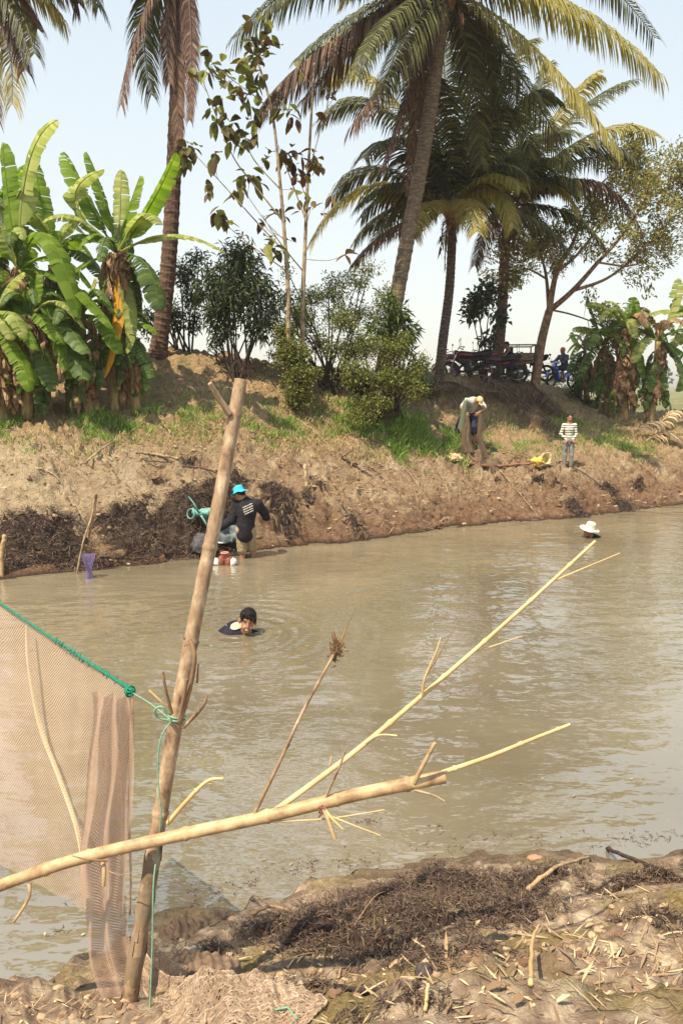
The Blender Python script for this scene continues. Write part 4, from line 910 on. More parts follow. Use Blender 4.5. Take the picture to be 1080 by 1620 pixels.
# ------------------------------------------------------------------ bodies: one smooth surface from blended limbs
def nrmz(v): return Vector(v).normalized()
class Body:
    def __init__(s): s.pr = []
    def cap(s, a, b, ra, rb, k=.02): s.pr.append(('c', np.array(a, float), np.array(b, float), ra, rb, k))
    def ell(s, c, r, rot=None, k=.02):
        Mx = np.array(rot.to_3x3() if rot is not None else Matrix.Identity(3)); s.pr.append(('e', np.array(c, float), np.array(r, float), Mx, 0, k))
    def cut(s, fn): s.pr.append(('x', fn, None, 0, 0, 0))
    def mesh(s, vox=.009, rough=None):
        lo = np.full(3, 1e9); hi = np.full(3, -1e9)
        for p in s.pr:
            if p[0] == 'c':
                for q, r in ((p[1], p[3]), (p[2], p[4])): lo = np.minimum(lo, q - r); hi = np.maximum(hi, q + r)
            elif p[0] == 'e': m_ = p[2].max(); lo = np.minimum(lo, p[1] - m_); hi = np.maximum(hi, p[1] + m_)
        lo -= .04; hi += .04; n = np.ceil((hi - lo) / vox).astype(int) + 1
        ax = [lo[i] + vox * np.arange(n[i]) for i in range(3)]
        D = np.full(n, 1.0)
        for p in s.pr:
            if p[0] == 'x': continue
            if p[0] == 'c': l = np.minimum(p[1] - p[3], p[2] - p[4]); h = np.maximum(p[1] + p[3], p[2] + p[4])
            else: m_ = p[2].max(); l = p[1] - m_; h = p[1] + m_
            pad = p[5] * 1.5 + .03
            i0 = np.maximum(((l - pad - lo) / vox).astype(int), 0); i1 = np.minimum(((h + pad - lo) / vox).astype(int) + 2, n)
            sl_ = tuple(slice(i0[i], i1[i]) for i in range(3))
            G = np.stack(np.meshgrid(*[ax[i][i0[i]:i1[i]] for i in range(3)], indexing='ij'), -1)
            if p[0] == 'c':
                ab = p[2] - p[1]; t = np.clip(((G - p[1]) @ ab) / max(ab @ ab, 1e-9), 0, 1)
                d = np.linalg.norm(G - p[1] - t[..., None] * ab, axis=-1) - (p[3] + (p[4] - p[3]) * t)
            else:
                q = ((G - p[1]) @ p[3]) / p[2]; ln = np.linalg.norm(q, axis=-1); g2 = np.linalg.norm(q / p[2], axis=-1) + 1e-9
                d = ln * (ln - 1) / g2
            k = p[5]; E = D[sl_]; hh = np.clip(.5 + .5 * (E - d) / k, 0, 1); D[sl_] = E * (1 - hh) + d * hh - k * hh * (1 - hh)
        for p in s.pr:
            if p[0] == 'x':
                G = np.stack(np.meshgrid(*ax, indexing='ij'), -1); D = np.maximum(D, p[1](G))
        if rough:
            G = np.stack(np.meshgrid(*ax, indexing='ij'), -1); f, a_ = rough
            D = D + a_ * (np.sin(G[..., 0] * f + 2 * np.sin(G[..., 2] * f * .7)) * np.sin(G[..., 2] * f * 1.3 + 1.5 * np.sin(G[..., 1] * f)) )
        I = D < 0; nx, ny, nz_ = D.shape
        cs = np.zeros((nx - 1, ny - 1, nz_ - 1, 3)); ct = np.zeros((nx - 1, ny - 1, nz_ - 1)); quads = []
        for a in range(3):
            u, w_ = [i for i in range(3) if i != a]
            sa = [slice(None)] * 3; sb = [slice(None)] * 3; sa[a] = slice(0, -1); sb[a] = slice(1, None)
            da = D[tuple(sa)]; db = D[tuple(sb)]; ch = (da < 0) != (db < 0); t = np.where(ch, da / np.where(ch, da - db, 1), 0)
            idx = np.argwhere(ch); tv = t[ch]; sg = (da < 0)[ch]
            pos = idx.astype(float); pos[:, a] += tv
            for du in (0, -1):
                for dw in (0, -1):
                    c = idx.copy(); c[:, u] += du; c[:, w_] += dw
                    ok = (c >= 0).all(1) & (c[:, 0] < nx - 1) & (c[:, 1] < ny - 1) & (c[:, 2] < nz_ - 1)
                    np.add.at(cs, tuple(c[ok].T), pos[ok]); np.add.at(ct, tuple(c[ok].T), 1)
            ok = (idx[:, u] > 0) & (idx[:, w_] > 0) & (idx[:, u] < D.shape[u] - 1) & (idx[:, w_] < D.shape[w_] - 1)
            quads.append((idx[ok], sg[ok], u, w_, a))
        occ = ct > 0; vid = np.full(ct.shape, -1); vid[occ] = np.arange(occ.sum())
        verts = (cs[occ] / ct[occ][:, None]) * vox + lo; faces = []
        for idx, sg, u, w_, a in quads:
            c = []
            for du, dw in ((0, 0), (-1, 0), (-1, -1), (0, -1)):
                q = idx.copy(); q[:, u] += du; q[:, w_] += dw; c.append(vid[tuple(q.T)])
            F = np.stack(c, 1); flip = sg if a != 1 else ~sg
            F[~flip] = F[~flip][:, ::-1]; F = F[(F >= 0).all(1)]; faces += F.tolist()
        return [Vector(v) for v in verts], [tuple(f) for f in faces]

SK = mat('skin', [(0.26, 0.125, 0.075), (0.38, 0.205, 0.125)], scale=14, rough=.5, spec=.4)
SKD = mat('eyes_and_brows', [(0.045, 0.02, 0.016)], rough=.5); LIP = mat('lips', [(0.22, 0.075, 0.06)], rough=.4); TEETH = mat('teeth', [(.7, .66, .58)], rough=.3)  # SKD: dark own colour of the eyes and eyebrows
HAIR = mat('hair', [(0.008, 0.006, 0.008), (0.02, 0.014, 0.016)], scale=30, rough=.55, spec=.15)
def cloth(name, cols, **k): return mat(name, cols, scale=k.pop('scale', 9), rough=.85, bump=.3, bscale=60, spec=.15, **k)
BLK = cloth('black_cloth', [(0.014, 0.013, 0.018), (0.03, 0.028, 0.036)]); NAVY = cloth('navy_cloth', [(0.022, 0.022, 0.05), (0.05, 0.048, 0.09)])
KHAKI = cloth('khaki_cloth', [(0.24, 0.18, 0.11), (0.40, 0.31, 0.20)]); GREY = cloth('grey_cloth', [(0.17, 0.17, 0.16), (0.28, 0.28, 0.27)]); LGREY = cloth('pale_grey_cloth', [(0.38, 0.38, 0.37), (0.54, 0.54, 0.52)])
CREAM = cloth('cream_cloth', [(0.42, 0.38, 0.27), (0.56, 0.52, 0.40)]); BLUE = cloth('sky_blue_cloth', [(0.03, 0.34, 0.55), (0.08, 0.46, 0.66)]); MUDS = cloth('muddy_shorts', [(0.20, 0.15, 0.10), (0.33, 0.26, 0.18)])
def stripes():
    m = cloth('striped_cloth', [(0.7, 0.68, 0.62)]); nt = m.node_tree; tc = nt.nodes.new('ShaderNodeTexCoord'); sx = nt.nodes.new('ShaderNodeSeparateXYZ'); nt.links.new(tc.outputs['Object'], sx.inputs[0])
    q = math_(nt, 'FRACT', math_(nt, 'MULTIPLY', sx.outputs[2], 17.0)); f = math_(nt, 'GREATER_THAN', q, 0.64)
    nt.links.new(mixc(nt, f, (0.72, 0.70, 0.63), (0.045, 0.035, 0.035)), nt.nodes['Principled BSDF'].inputs['Base Color']); return m

def head(B, c, R_, s=1.0):
    """c: head centre; R_: 3x3, columns right, forward, up. Adds skull, jaw, nose, brow, ears, neck stub"""
    def P(x, y, z): return Vector(c) + R_ @ Vector((x, y, z)) * s
    r4 = R_
    B.ell(P(0, -.008, .035), (.074 * s, .094 * s, .085 * s), r4, .015); B.ell(P(0, .025, -.035), (.058 * s, .066 * s, .075 * s), r4, .02)
    B.ell(P(0, .062, -.085), (.026 * s, .022 * s, .02 * s), r4, .015); B.cap(P(0, .088, .02), P(0, .106, -.022), .009 * s, .014 * s, .01)
    B.ell(P(.03, .085, -.04), (.018 * s, .01 * s, .014 * s), r4, .015); B.ell(P(-.03, .085, -.04), (.018 * s, .01 * s, .014 * s), r4, .015)
    B.ell(P(0, .08, .03), (.05 * s, .014 * s, .010 * s), r4, .012); B.ell(P(0, .088, -.058), (.024 * s, .012 * s, .011 * s), r4, .008)
    for sg in (-1, 1): B.ell(P(.076 * sg, -.002, -.008), (.012 * s, .02 * s, .032 * s), r4, .008)
    return P
def face_paint(P, s, smile=False):
    pts = [(P(-.031, .088, .008), .0125 * s, 1), (P(.031, .088, .008), .0125 * s, 1), (P(-.03, .092, .036), .011 * s, 1), (P(.03, .092, .036), .011 * s, 1), (P(-.045, .085, .035), .009 * s, 1), (P(.045, .085, .035), .009 * s, 1)]
    for x in (-.018, -.009, 0, .009, .018): pts.append((P(x, .094, -.061 + (abs(x) * .3 if smile else 0)), .0065 * s, 3 if smile and abs(x) < .015 else 2))
    return pts
def hand(B, wr, d, pl, s=1.0, curl=.6, thumb=1):
    """wr wrist, d pointing direction, pl palm normal: palm, four unequal bent fingers and a thumb from the palm's side"""
    d = nrmz(d); pl = nrmz(Vector(pl) - d * Vector(pl).dot(d)); sd = d.cross(pl).normalized() * thumb; wr = Vector(wr)
    for k, (o, ln) in enumerate(((-.028, .06), (-.009, .075), (.010, .08), (.028, .07))):
        k0 = wr + d * .085 * s + sd * o * s; B.cap(wr + sd * o * .6 * s, k0, .013 * s, .012 * s, .012)
        d1 = (d + pl * curl * .6).normalized(); d2 = (d + pl * curl * 1.8).normalized(); k1 = k0 + d1 * ln * .5 * s; k2 = k1 + d2 * ln * .5 * s
        B.cap(k0, k1, .0095 * s, .0085 * s, .004); B.cap(k1, k2, .0085 * s, .007 * s, .004)
    t0 = wr + d * .03 * s + sd * .03 * s; t1 = t0 + (d * .6 + sd * .7 + pl * .3).normalized() * .04 * s; B.cap(t0, t1, .013 * s, .011 * s, .006); B.cap(t1, t1 + (d + pl * .5).normalized() * .032 * s, .011 * s, .008 * s, .004)
def foot(B, an, f, s=1.0):
    an = Vector(an); f = nrmz((f[0], f[1], 0)); sd = V(-f.y, f.x, 0); he = an + V(0, 0, -.055 * s) - f * .03 * s
    B.cap(an, he, .038 * s, .03 * s, .02); B.cap(he, an + f * .13 * s + V(0, 0, -.068 * s), .028 * s, .024 * s, .02)
    for k in range(5): B.cap(an + f * .12 * s + V(0, 0, -.07 * s) + sd * (k - 2) * .015 * s, an + f * (.175 - .008 * abs(k - 1)) * s + V(0, 0, -.076 * s) + sd * (k - 2) * .018 * s, .012 * s, .009 * s, .004)
def rotm(fwd, up=(0, 0, 1)):
    f = nrmz(fwd); u = Vector(up); r = f.cross(u).normalized(); u = r.cross(f).normalized()
    return Matrix(((r.x, f.x, u.x), (r.y, f.y, u.y), (r.z, f.z, u.z)))

def person(base, J, s, fwd, label, cat='person', clothes=(), hairlen=.0, smile=False, hat=None, vox=.010, grip=(.6, .6), hdir=((0, 0, -1), (0, 0, -1)), palms=None, hair=True, faceup=None, group=None, kneel=False, feet=True):
    """J: joints relative to base, metres at scale s"""
    root = thing('person', base, label, cat, group)
    W = {k: Vector(base) + Vector(v) * s for k, v in J.items() if len(v) == 3}
    Rm = rotm(fwd, faceup or (0, 0, 1)); B = Body()
    P = head(B, W['head'], Rm, s)
    B.cap(W['neck'], W['head'] + Rm @ V(0, -.02, -.05) * s, .058 * s, .05 * s, .03)
    B.cap(W['chest'], W['neck'], .11 * s, .065 * s, .05); B.cap(W['pelvis'], W['chest'], .105 * s, .12 * s, .06)
    for x in 'LR':
        B.cap(W['chest'].lerp(W['neck'], .55), W['sh' + x], .06 * s, .052 * s, .04); B.cap(W['sh' + x], W['el' + x], .05 * s, .038 * s, .025); B.cap(W['el' + x], W['wr' + x], .038 * s, .026 * s, .015)
        i = 0 if x == 'L' else 1; pl = (palms[i] if palms else (W['pelvis'] - W['wr' + x])); hand(B, W['wr' + x], hdir[i], pl, s, grip[i], 1 if x == 'L' else -1)
        if 'hip' + x in W:
            B.cap(W['pelvis'], W['hip' + x], .1 * s, .09 * s, .05); B.cap(W['hip' + x], W['kn' + x], .085 * s, .055 * s, .03); B.cap(W['kn' + x], W['an' + x], .055 * s, .036 * s, .02)
            if feet: foot(B, W['an' + x], tuple(J.get('toe' + x, fwd))[:2] + (0,), s)
    vs_, fs = B.mesh(vox * s); mb = MB(); fp = face_paint(P, s, smile); mi = []
    for f in fs:
        c = (vs_[f[0]] + vs_[f[2]]) / 2; m_ = 0
        for q, r_, k in fp:
            if (c - q).length < r_: m_ = k
        mi.append(m_)
    mb.v = vs_; mb.f = fs; mb.m = mi; mb.build('body', [SK, SKD, LIP, TEETH], root, smooth=True)
    fold = (38 / s, .0035)
    for (kind, m_, o) in clothes:
        C = Body(); a = o.get('a', .016) * s
        if kind == 'shirt':
            C.cap(W['chest'], W['neck'] + (W['chest'] - W['neck']).normalized() * .03 * s, .125 * s + a, .07 * s + a, .05)
            C.cap(W['pelvis'] + (W['pelvis'] - W['chest']) * o.get('hem', .25), W['chest'], .118 * s + a, .122 * s + a, .06)
            for x in 'LR':
                C.cap(W['chest'].lerp(W['neck'], .5), W['sh' + x], .07 * s + a, .055 * s + a, .04); sl_ = o.get('sleeve', 1.0)
                e = W['el' + x]
                if sl_ <= 1: C.cap(W['sh' + x], W['sh' + x].lerp(e, sl_), .053 * s + a, .047 * s + a, .02)
                else: C.cap(W['sh' + x], e, .053 * s + a, .043 * s + a, .02); C.cap(e, e.lerp(W['wr' + x], sl_ - 1), .043 * s + a, .032 * s + a, .02)
            nk = W['neck'].copy(); ax_ = (W['head'] - W['neck']).normalized()
        if kind == 'trousers':
            C.cap(W['pelvis'], W['pelvis'].lerp(W['chest'], .12), .122 * s + a, .115 * s + a, .04); ln = o.get('len', 2.0)
            for x in 'LR':
                C.cap(W['pelvis'], W['hip' + x], .11 * s + a, .098 * s + a, .05); k_ = W['kn' + x]
                if ln <= 1: C.cap(W['hip' + x], W['hip' + x].lerp(k_, ln), .092 * s + a, .075 * s + a, .02)
                else: C.cap(W['hip' + x], k_, .092 * s + a, .062 * s + a, .02); C.cap(k_, k_.lerp(W['an' + x], min(ln - 1, 1)), .062 * s + a, (.05 if ln > 1.5 else .065) * s + a, .02)
        v2, f2 = C.mesh(vox * 1.15 * s, fold); cm = MB(); cm.v = v2; cm.f = f2; cm.m = [0] * len(f2); cm.build(kind, m_, root, smooth=True)
    if hair:
        H = Body(); H.ell(P(0, -.016, .04), (.081 * s, .1 * s, .084 * s), Rm, .01); H.ell(P(0, -.045, -.005), (.076 * s, .062 * s, .066 * s), Rm, .03)
        if hairlen: H.ell(P(.015, .045, .092), (.058 * s, .042 * s, .024 * s), Rm, .02); H.cap(P(.05, .07, .085), P(-.045, .082, .052), .016 * s, .011 * s, .01); H.cap(P(.0, .082, .08), P(-.015, .095, .045), .012 * s, .006 * s, .006); H.cap(P(.02, .08, .08), P(.015, .093, .05), .011 * s, .006 * s, .006); H.ell(P(.058, .045, .05), (.02 * s, .03 * s, .03 * s), Rm, .01); H.ell(P(-.064, .03, .03), (.016 * s, .03 * s, .035 * s), Rm, .01)
        cc = np.array(W['head']); fw = np.array(Rm @ V(0, 1, 0)); up = np.array(Rm @ V(0, 0, 1))
        H.cut(lambda G: np.minimum((G - cc) @ fw * .75 - (G - cc) @ up * 1.0 - (-.015 if not hairlen else .03) * s, 1.0) if not hairlen else np.maximum(-((G - cc) @ up) - .05 * s, -1))
        v2, f2 = H.mesh(vox * .8 * s, (150 / s, .004)); hm = MB(); hm.v = v2; hm.f = f2; hm.m = [0] * len(f2); hm.build('hair', HAIR, root, smooth=True)
    if hat: hat(root, P, Rm, s)
    return root, W, P, Rm

def hat_mesh(brim, crown_r, crown_h, m, sag=.02, band=None, wav=.25):
    def f(root, P, Rm, s):
        mb = MB(); T = Matrix.Translation(P(0, -.01, .055)) @ Rm.to_4x4() @ Matrix.Scale(s, 4)
        prof = [(0.001, crown_h), (crown_r * .6, crown_h * .99), (crown_r * .88, crown_h * .86), (crown_r * .98, crown_h * .5), (crown_r * 1.04, 0), (crown_r * 1.04 + .02, -.012), (brim * .8, -.022), (brim, -.022 - sag), (brim, -.027 - sag), (brim * .8, -.03), (crown_r * 1.02, -.01)]
        mb.lathe(prof, 28, None)
        for i, v in enumerate(mb.v):
            a = math.atan2(v.y, v.x); r_ = math.hypot(v.x, v.y)
            if r_ > crown_r * 1.1: v.z += math.sin(a * 2 + 1) * wav * (r_ - crown_r) * .5 + .02 * noise.noise(v * 14)
            else: v.z += .02 * noise.noise(v * 12)
            mb.v[i] = T @ Vector((v.x, v.y * 1.12, v.z))
        mb.build('hat', m, root, smooth=True)
        if band:
            b_ = MB(); b_.lathe([(crown_r * 1.055, .002), (crown_r * 1.03, .03)], 28, T @ Matrix.Diagonal((1, 1.12, 1, 1))); b_.build('hat_band', band, root, smooth=True)
    return f

# standing helper joints (facing +y in local terms; rotated by az)
def stand(h=1.0, lean=0, fwd_az=0, spread=.1, elL=None, **over):
    J = dict(head=(0, .01, 1.60), neck=(0, -.01, 1.44), chest=(0, 0, 1.28), pelvis=(0, 0, .93), shL=(-.17, 0, 1.38), shR=(.17, 0, 1.38), elL=(-.22, .0, 1.1), elR=(.22, 0, 1.1), wrL=(-.2, .1, .88), wrR=(.2, .1, .88),
             hipL=(-.09, 0, .88), hipR=(.09, 0, .88), knL=(-.1, .02, .48), knR=(.1, .02, .48), anL=(-.11, -.02, .09), anR=(.11, -.02, .09))
    J.update(over); c, s_ = math.cos(fwd_az), math.sin(fwd_az)
    return {k: (v[0] * c - v[1] * s_, v[0] * s_ + v[1] * c, v[2]) for k, v in J.items()}

# the boy in stripes, facing us, hands together at his waist
p = at(897, 735, 18.7); p.z = gz(p.x, p.y)
sB = .80; a = math.pi - .1
J = stand(fwd_az=a, wrL=(-.07, .17, .93), wrR=(.07, .17, .93), elL=(-.25, .02, 1.12), elR=(.25, .02, 1.12), knL=(-.1, .03, .48), anL=(-.1, 0, .09), anR=(.1, -.01, .09))
fw = V(-math.sin(a), math.cos(a), 0)
person(p, J, sB, (fw.x, fw.y, -.12), 'boy in a black and white striped top and grey trousers standing barefoot on the bank', clothes=[('trousers', GREY, dict(len=1.85, a=.006)), ('shirt', stripes(), dict(sleeve=1.8, hem=.15, a=.002))],
       hdir=(fw * .4 + V(.8, 0, -.5), fw * .4 + V(-.8, 0, -.5)), vox=.011, group='people at the pond')
# the man bent over a cast net
p = at(742, 716, 18.9); p.z = gz(p.x, p.y)
J = dict(head=(.15, -.40, 1.16), neck=(.09, -.28, 1.18), chest=(.04, -.12, 1.12), pelvis=(-.02, .12, .86), shL=(-.14, -.2, 1.17), shR=(.24, -.12, 1.13), elL=(-.3, -.3, .98), elR=(.34, -.3, .98), wrL=(-.2, -.42, .86), wrR=(.14, -.45, .86),
         hipL=(-.12, .1, .82), hipR=(.08, .1, .82), knL=(-.30, -.02, .5), knR=(.1, -.05, .46), anL=(-.42, .1, .1), anR=(.1, .02, .09), toeL=(-.6, -.8), toeR=(.3, -1))
CAPC = cloth('ochre_cap', [(0.62, 0.42, 0.2), (0.74, 0.55, 0.3)])
def cap_hat(root, P, Rm, s):
    H = Body(); H.ell(P(0, -.008, .05), (.086 * s, .104 * s, .088 * s), Rm, .01)
    cc = np.array(P(0, 0, .035)); up = np.array(Rm @ V(0, 0, 1)); H.cut(lambda G: -((G - cc) @ up))
    v2, f2 = H.mesh(.009 * s); hm = MB(); hm.v = v2; hm.f = f2; hm.m = [0] * len(f2)
    hm.build('cap', CAPC, root, smooth=True)
    b_ = MB(); T = Matrix.Translation(P(0, .085, .04)) @ Rm.to_4x4() @ Matrix.Scale(s, 4); b_.ball((0, 0, 0), (.065, .06, .008), 8); b_.v = [T @ Vector(v) for v in b_.v]; b_.build('peak', CAPC, root, smooth=True)
rt, Wn, _, _ = person(p, J, .92, (.25, -.6, -.9), 'man in a grey t-shirt and pale cap bending over the brown net on the bank', clothes=[('trousers', NAVY, dict(len=1.35, a=.025)), ('shirt', LGREY, dict(sleeve=.75, hem=.3, a=.02))],
       hat=cap_hat, hdir=((.5, -.3, -.6), (-.6, -.3, -.5)), grip=(1, 1), vox=.011, group='people at the pond', hair=False)
# the man in black at the water's edge, seen from behind
p = at(386, 893, 12.6); p.z = -.25
J = dict(head=(-.05, -.02, 1.46), neck=(.03, 0, 1.33), chest=(.08, 0, 1.18), pelvis=(.04, 0, .83), shL=(-.09, .05, 1.26), shR=(.25, .03, 1.27), elL=(-.2, .02, .98), elR=(.36, .2, 1.1), wrL=(-.42, .04, .84), wrR=(.38, .42, .96),
         hipL=(-.03, 0, .79), hipR=(.11, .02, .79), knL=(-.03, .02, .42), knR=(.14, .12, .44), anL=(-.02, 0, .09), anR=(.17, .12, .09), toeL=(-.4, .9), toeR=(.2, 1))
rt, W_, P_, Rm_ = person(p, J, .93, (-.75, .45, -.35), 'man in black jersey, khaki shorts and blue hat seen from behind at the weed heap', clothes=[('trousers', KHAKI, dict(len=.97, a=.02)), ('shirt', BLK, dict(sleeve=2.0, hem=.32, a=.042))],
       hat=hat_mesh(.155, .09, .1, BLUE, sag=.015, wav=.3), hdir=((-1, .1, -.2), (.3, .8, -.3)), palms=[(0, 0, -1), (0, 0, -1)], vox=.009, group='people at the pond')
# rows of small pale lettering on his back: four slanting lines, marks too small to read
mb = MB(); bk = W_['chest'] + V(.035, -.163, .03); random.seed(4)
for li in range(4):
    x = -.085 + li * .012
    while x < .085 - (.02 if li == 0 else 0):
        wl = random.uniform(.008, .018); q = bk + V(x, -.017, .065 - li * .042 + x * .45); q.y += .9 * (x - .0) ** 2 + .015 * abs(.065 - li * .042)
        mb.box(q, (wl, .006, random.uniform(.012, .021))); x += wl + .004
mb.build('shirt_lettering', cloth('shirt_print', [(.62, .6, .54)]), rt)
# the swimmer facing us
SW = atz(378, 1006, 0); random.seed(9)
hd = at(392, 986, SW.y + .05)
base = V(hd.x, hd.y, 0); h0 = hd - base
J = dict(head=(0, 0, h0.z + .0), neck=(-.04, .08, -.04), chest=(-.13, .12, -.06), pelvis=(-.55, .2, -.32), shL=(.12, .1, -.085), shR=(-.17, .02, -.07), elL=(.2, .0, -.3), elR=(-.3, -.05, -.3), wrL=(.3, -.2, -.35), wrR=(-.2, -.2, -.4),
         hipL=(-.6, .3, -.36), hipR=(-.6, .12, -.38), knL=(-.9, .3, -.5), knR=(-.9, .1, -.5), anL=(-1.2, .3, -.5), anR=(-1.2, .1, -.5))
NV = cloth('wet_navy_cloth', [(0.014, 0.012, 0.022), (0.03, 0.025, 0.042)])
rt, W_, P_, Rm_ = person(base, J, 1.22, (.12, -1, -.08), 'smiling man with black hair swimming up to his neck in front of the bamboo pole', clothes=[('shirt', NV, dict(sleeve=.9, hem=-.1, a=.022))], hairlen=1, smile=True, vox=.0055, feet=False, faceup=(.16, 0, 1), hdir=((0, -1, 0), (0, -1, 0)), group='people at the pond')
# the pale yoke of his jersey: a shell just proud of the shoulder cloth
Y_ = Body(); Y_.cap(W_['chest'] + V(-.26, .02, -.03), W_['chest'] + V(.02, -.03, .03), .142, .155, .04)
Y_.cut(lambda G: np.maximum(-(G[..., 2] - .072 - .008 * np.sin(G[..., 0] * 31) - .08 * (G[..., 1] - W_['chest'].y)), (G[..., 0] - (W_['neck'].x - .01))))
mb = MB(); mb.v, mb.f = Y_.mesh(.007); mb.m = [0] * len(mb.f)
zt = W_['chest']
mb.build('shirt_yoke', CREAM, rt, smooth=True)
# the swimmer under a pale hat
hd = atz(932, 850, 0); base = V(hd.x, hd.y, 0)
J = dict(head=(-.02, 0, .12), neck=(.04, .05, -.02), chest=(.1, .08, -.1), pelvis=(.2, .3, -.5), shL=(-.06, .1, -.1), shR=(.26, .06, -.09), elL=(-.1, -.1, -.35), elR=(.35, 0, -.35), wrL=(-.1, -.3, -.4), wrR=(.3, -.25, -.4))
person(base, J, 1.08, (-.75, -.6, .05), 'man wading neck deep under a white sun hat, far out in the pond', clothes=[('shirt', BLK, dict(sleeve=1.0, hem=0, a=.02))], hat=hat_mesh(.175, .085, .11, cloth('white_straw', [(.5, .48, .38), (.62, .6, .5)]), sag=.0, wav=.2), faceup=(.55, .1, 1), vox=.01, hdir=((0, -1, 0), (0, -1, 0)), group='people at the pond')

# ------------------------------------------------------------------ motorbikes, cart
RUB = mat('rubber', [(0.016, 0.014, 0.016), (0.05, 0.04, 0.035)], scale=30, rough=.8); CHR = mat('chrome', [(.55, .55, .56)], rough=.25, metal=1); BKM = mat('black_metal', [(0.02, .018, .02)], rough=.4)
REDP = mat('red_paint', [(0.09, 0.01, 0.015)], rough=.25, coat=.5); BLUP = mat('blue_paint', [(0.012, 0.06, 0.5)], rough=.25, coat=.5); WHP = mat('white_panel', [(.7, .7, .7)], rough=.3); PURP = mat('maroon_panel', [(0.08, 0.02, 0.05)], rough=.35, coat=.3); SEAT = mat('seat_vinyl', [(0.015, .014, .017)], rough=.45); LENS = mat('lamp_lens', [(.6, .6, .55)], rough=.1); REDL = mat('red_lens', [(.4, .02, .02)], rough=.2)
WOOD = mat('weathered_wood', [(0.09, 0.065, 0.05), (0.2, 0.155, 0.12), (0.3, 0.25, 0.2)], scale=5, rough=.9, bump=.6, bscale=40, stretch=(1, 6, 6))
def wheel(parent, c, r=.29, w_=.05, front=True):
    T = Matrix.Translation(c) @ Matrix.Rotation(R(90), 4, 'Y'); root = MB()
    prof = [(r - .045 + .045 * math.cos(q * 2 * math.pi / 10) , w_ * .9 * math.sin(q * 2 * math.pi / 10)) for q in range(10)]
    root.lathe(prof, 28, T, close=True); o = root.build('wheel', RUB, parent, local=True, smooth=True)
    m_ = MB(); m_.lathe([(r - .085, -.02), (r - .07, -.025), (r - .065, 0), (r - .07, .025), (r - .085, .02)], 28, T, close=True)
    for k in range(14):
        a = k * math.pi / 7; q = V(0, math.cos(a), math.sin(a)); m_.tube([Vector(c) + V(.015 * (-1) ** k, 0, 0), Vector(c) + q * (r - .08)], .0035, 4)
    m_.tube([Vector(c) + V(-.05, 0, 0), Vector(c) + V(.05, 0, 0)], .035, 10); m_.build('rim', CHR, o, local=True, smooth=True); return o
def shell(parent, name, m_, prs, vox=.014):
    B = Body()
    for p_ in prs: B.cap(*p_)
    mb = MB(); mb.v, mb.f = B.mesh(vox); mb.m = [0] * len(mb.f); return mb.build(name, m_, parent, local=True, smooth=True)
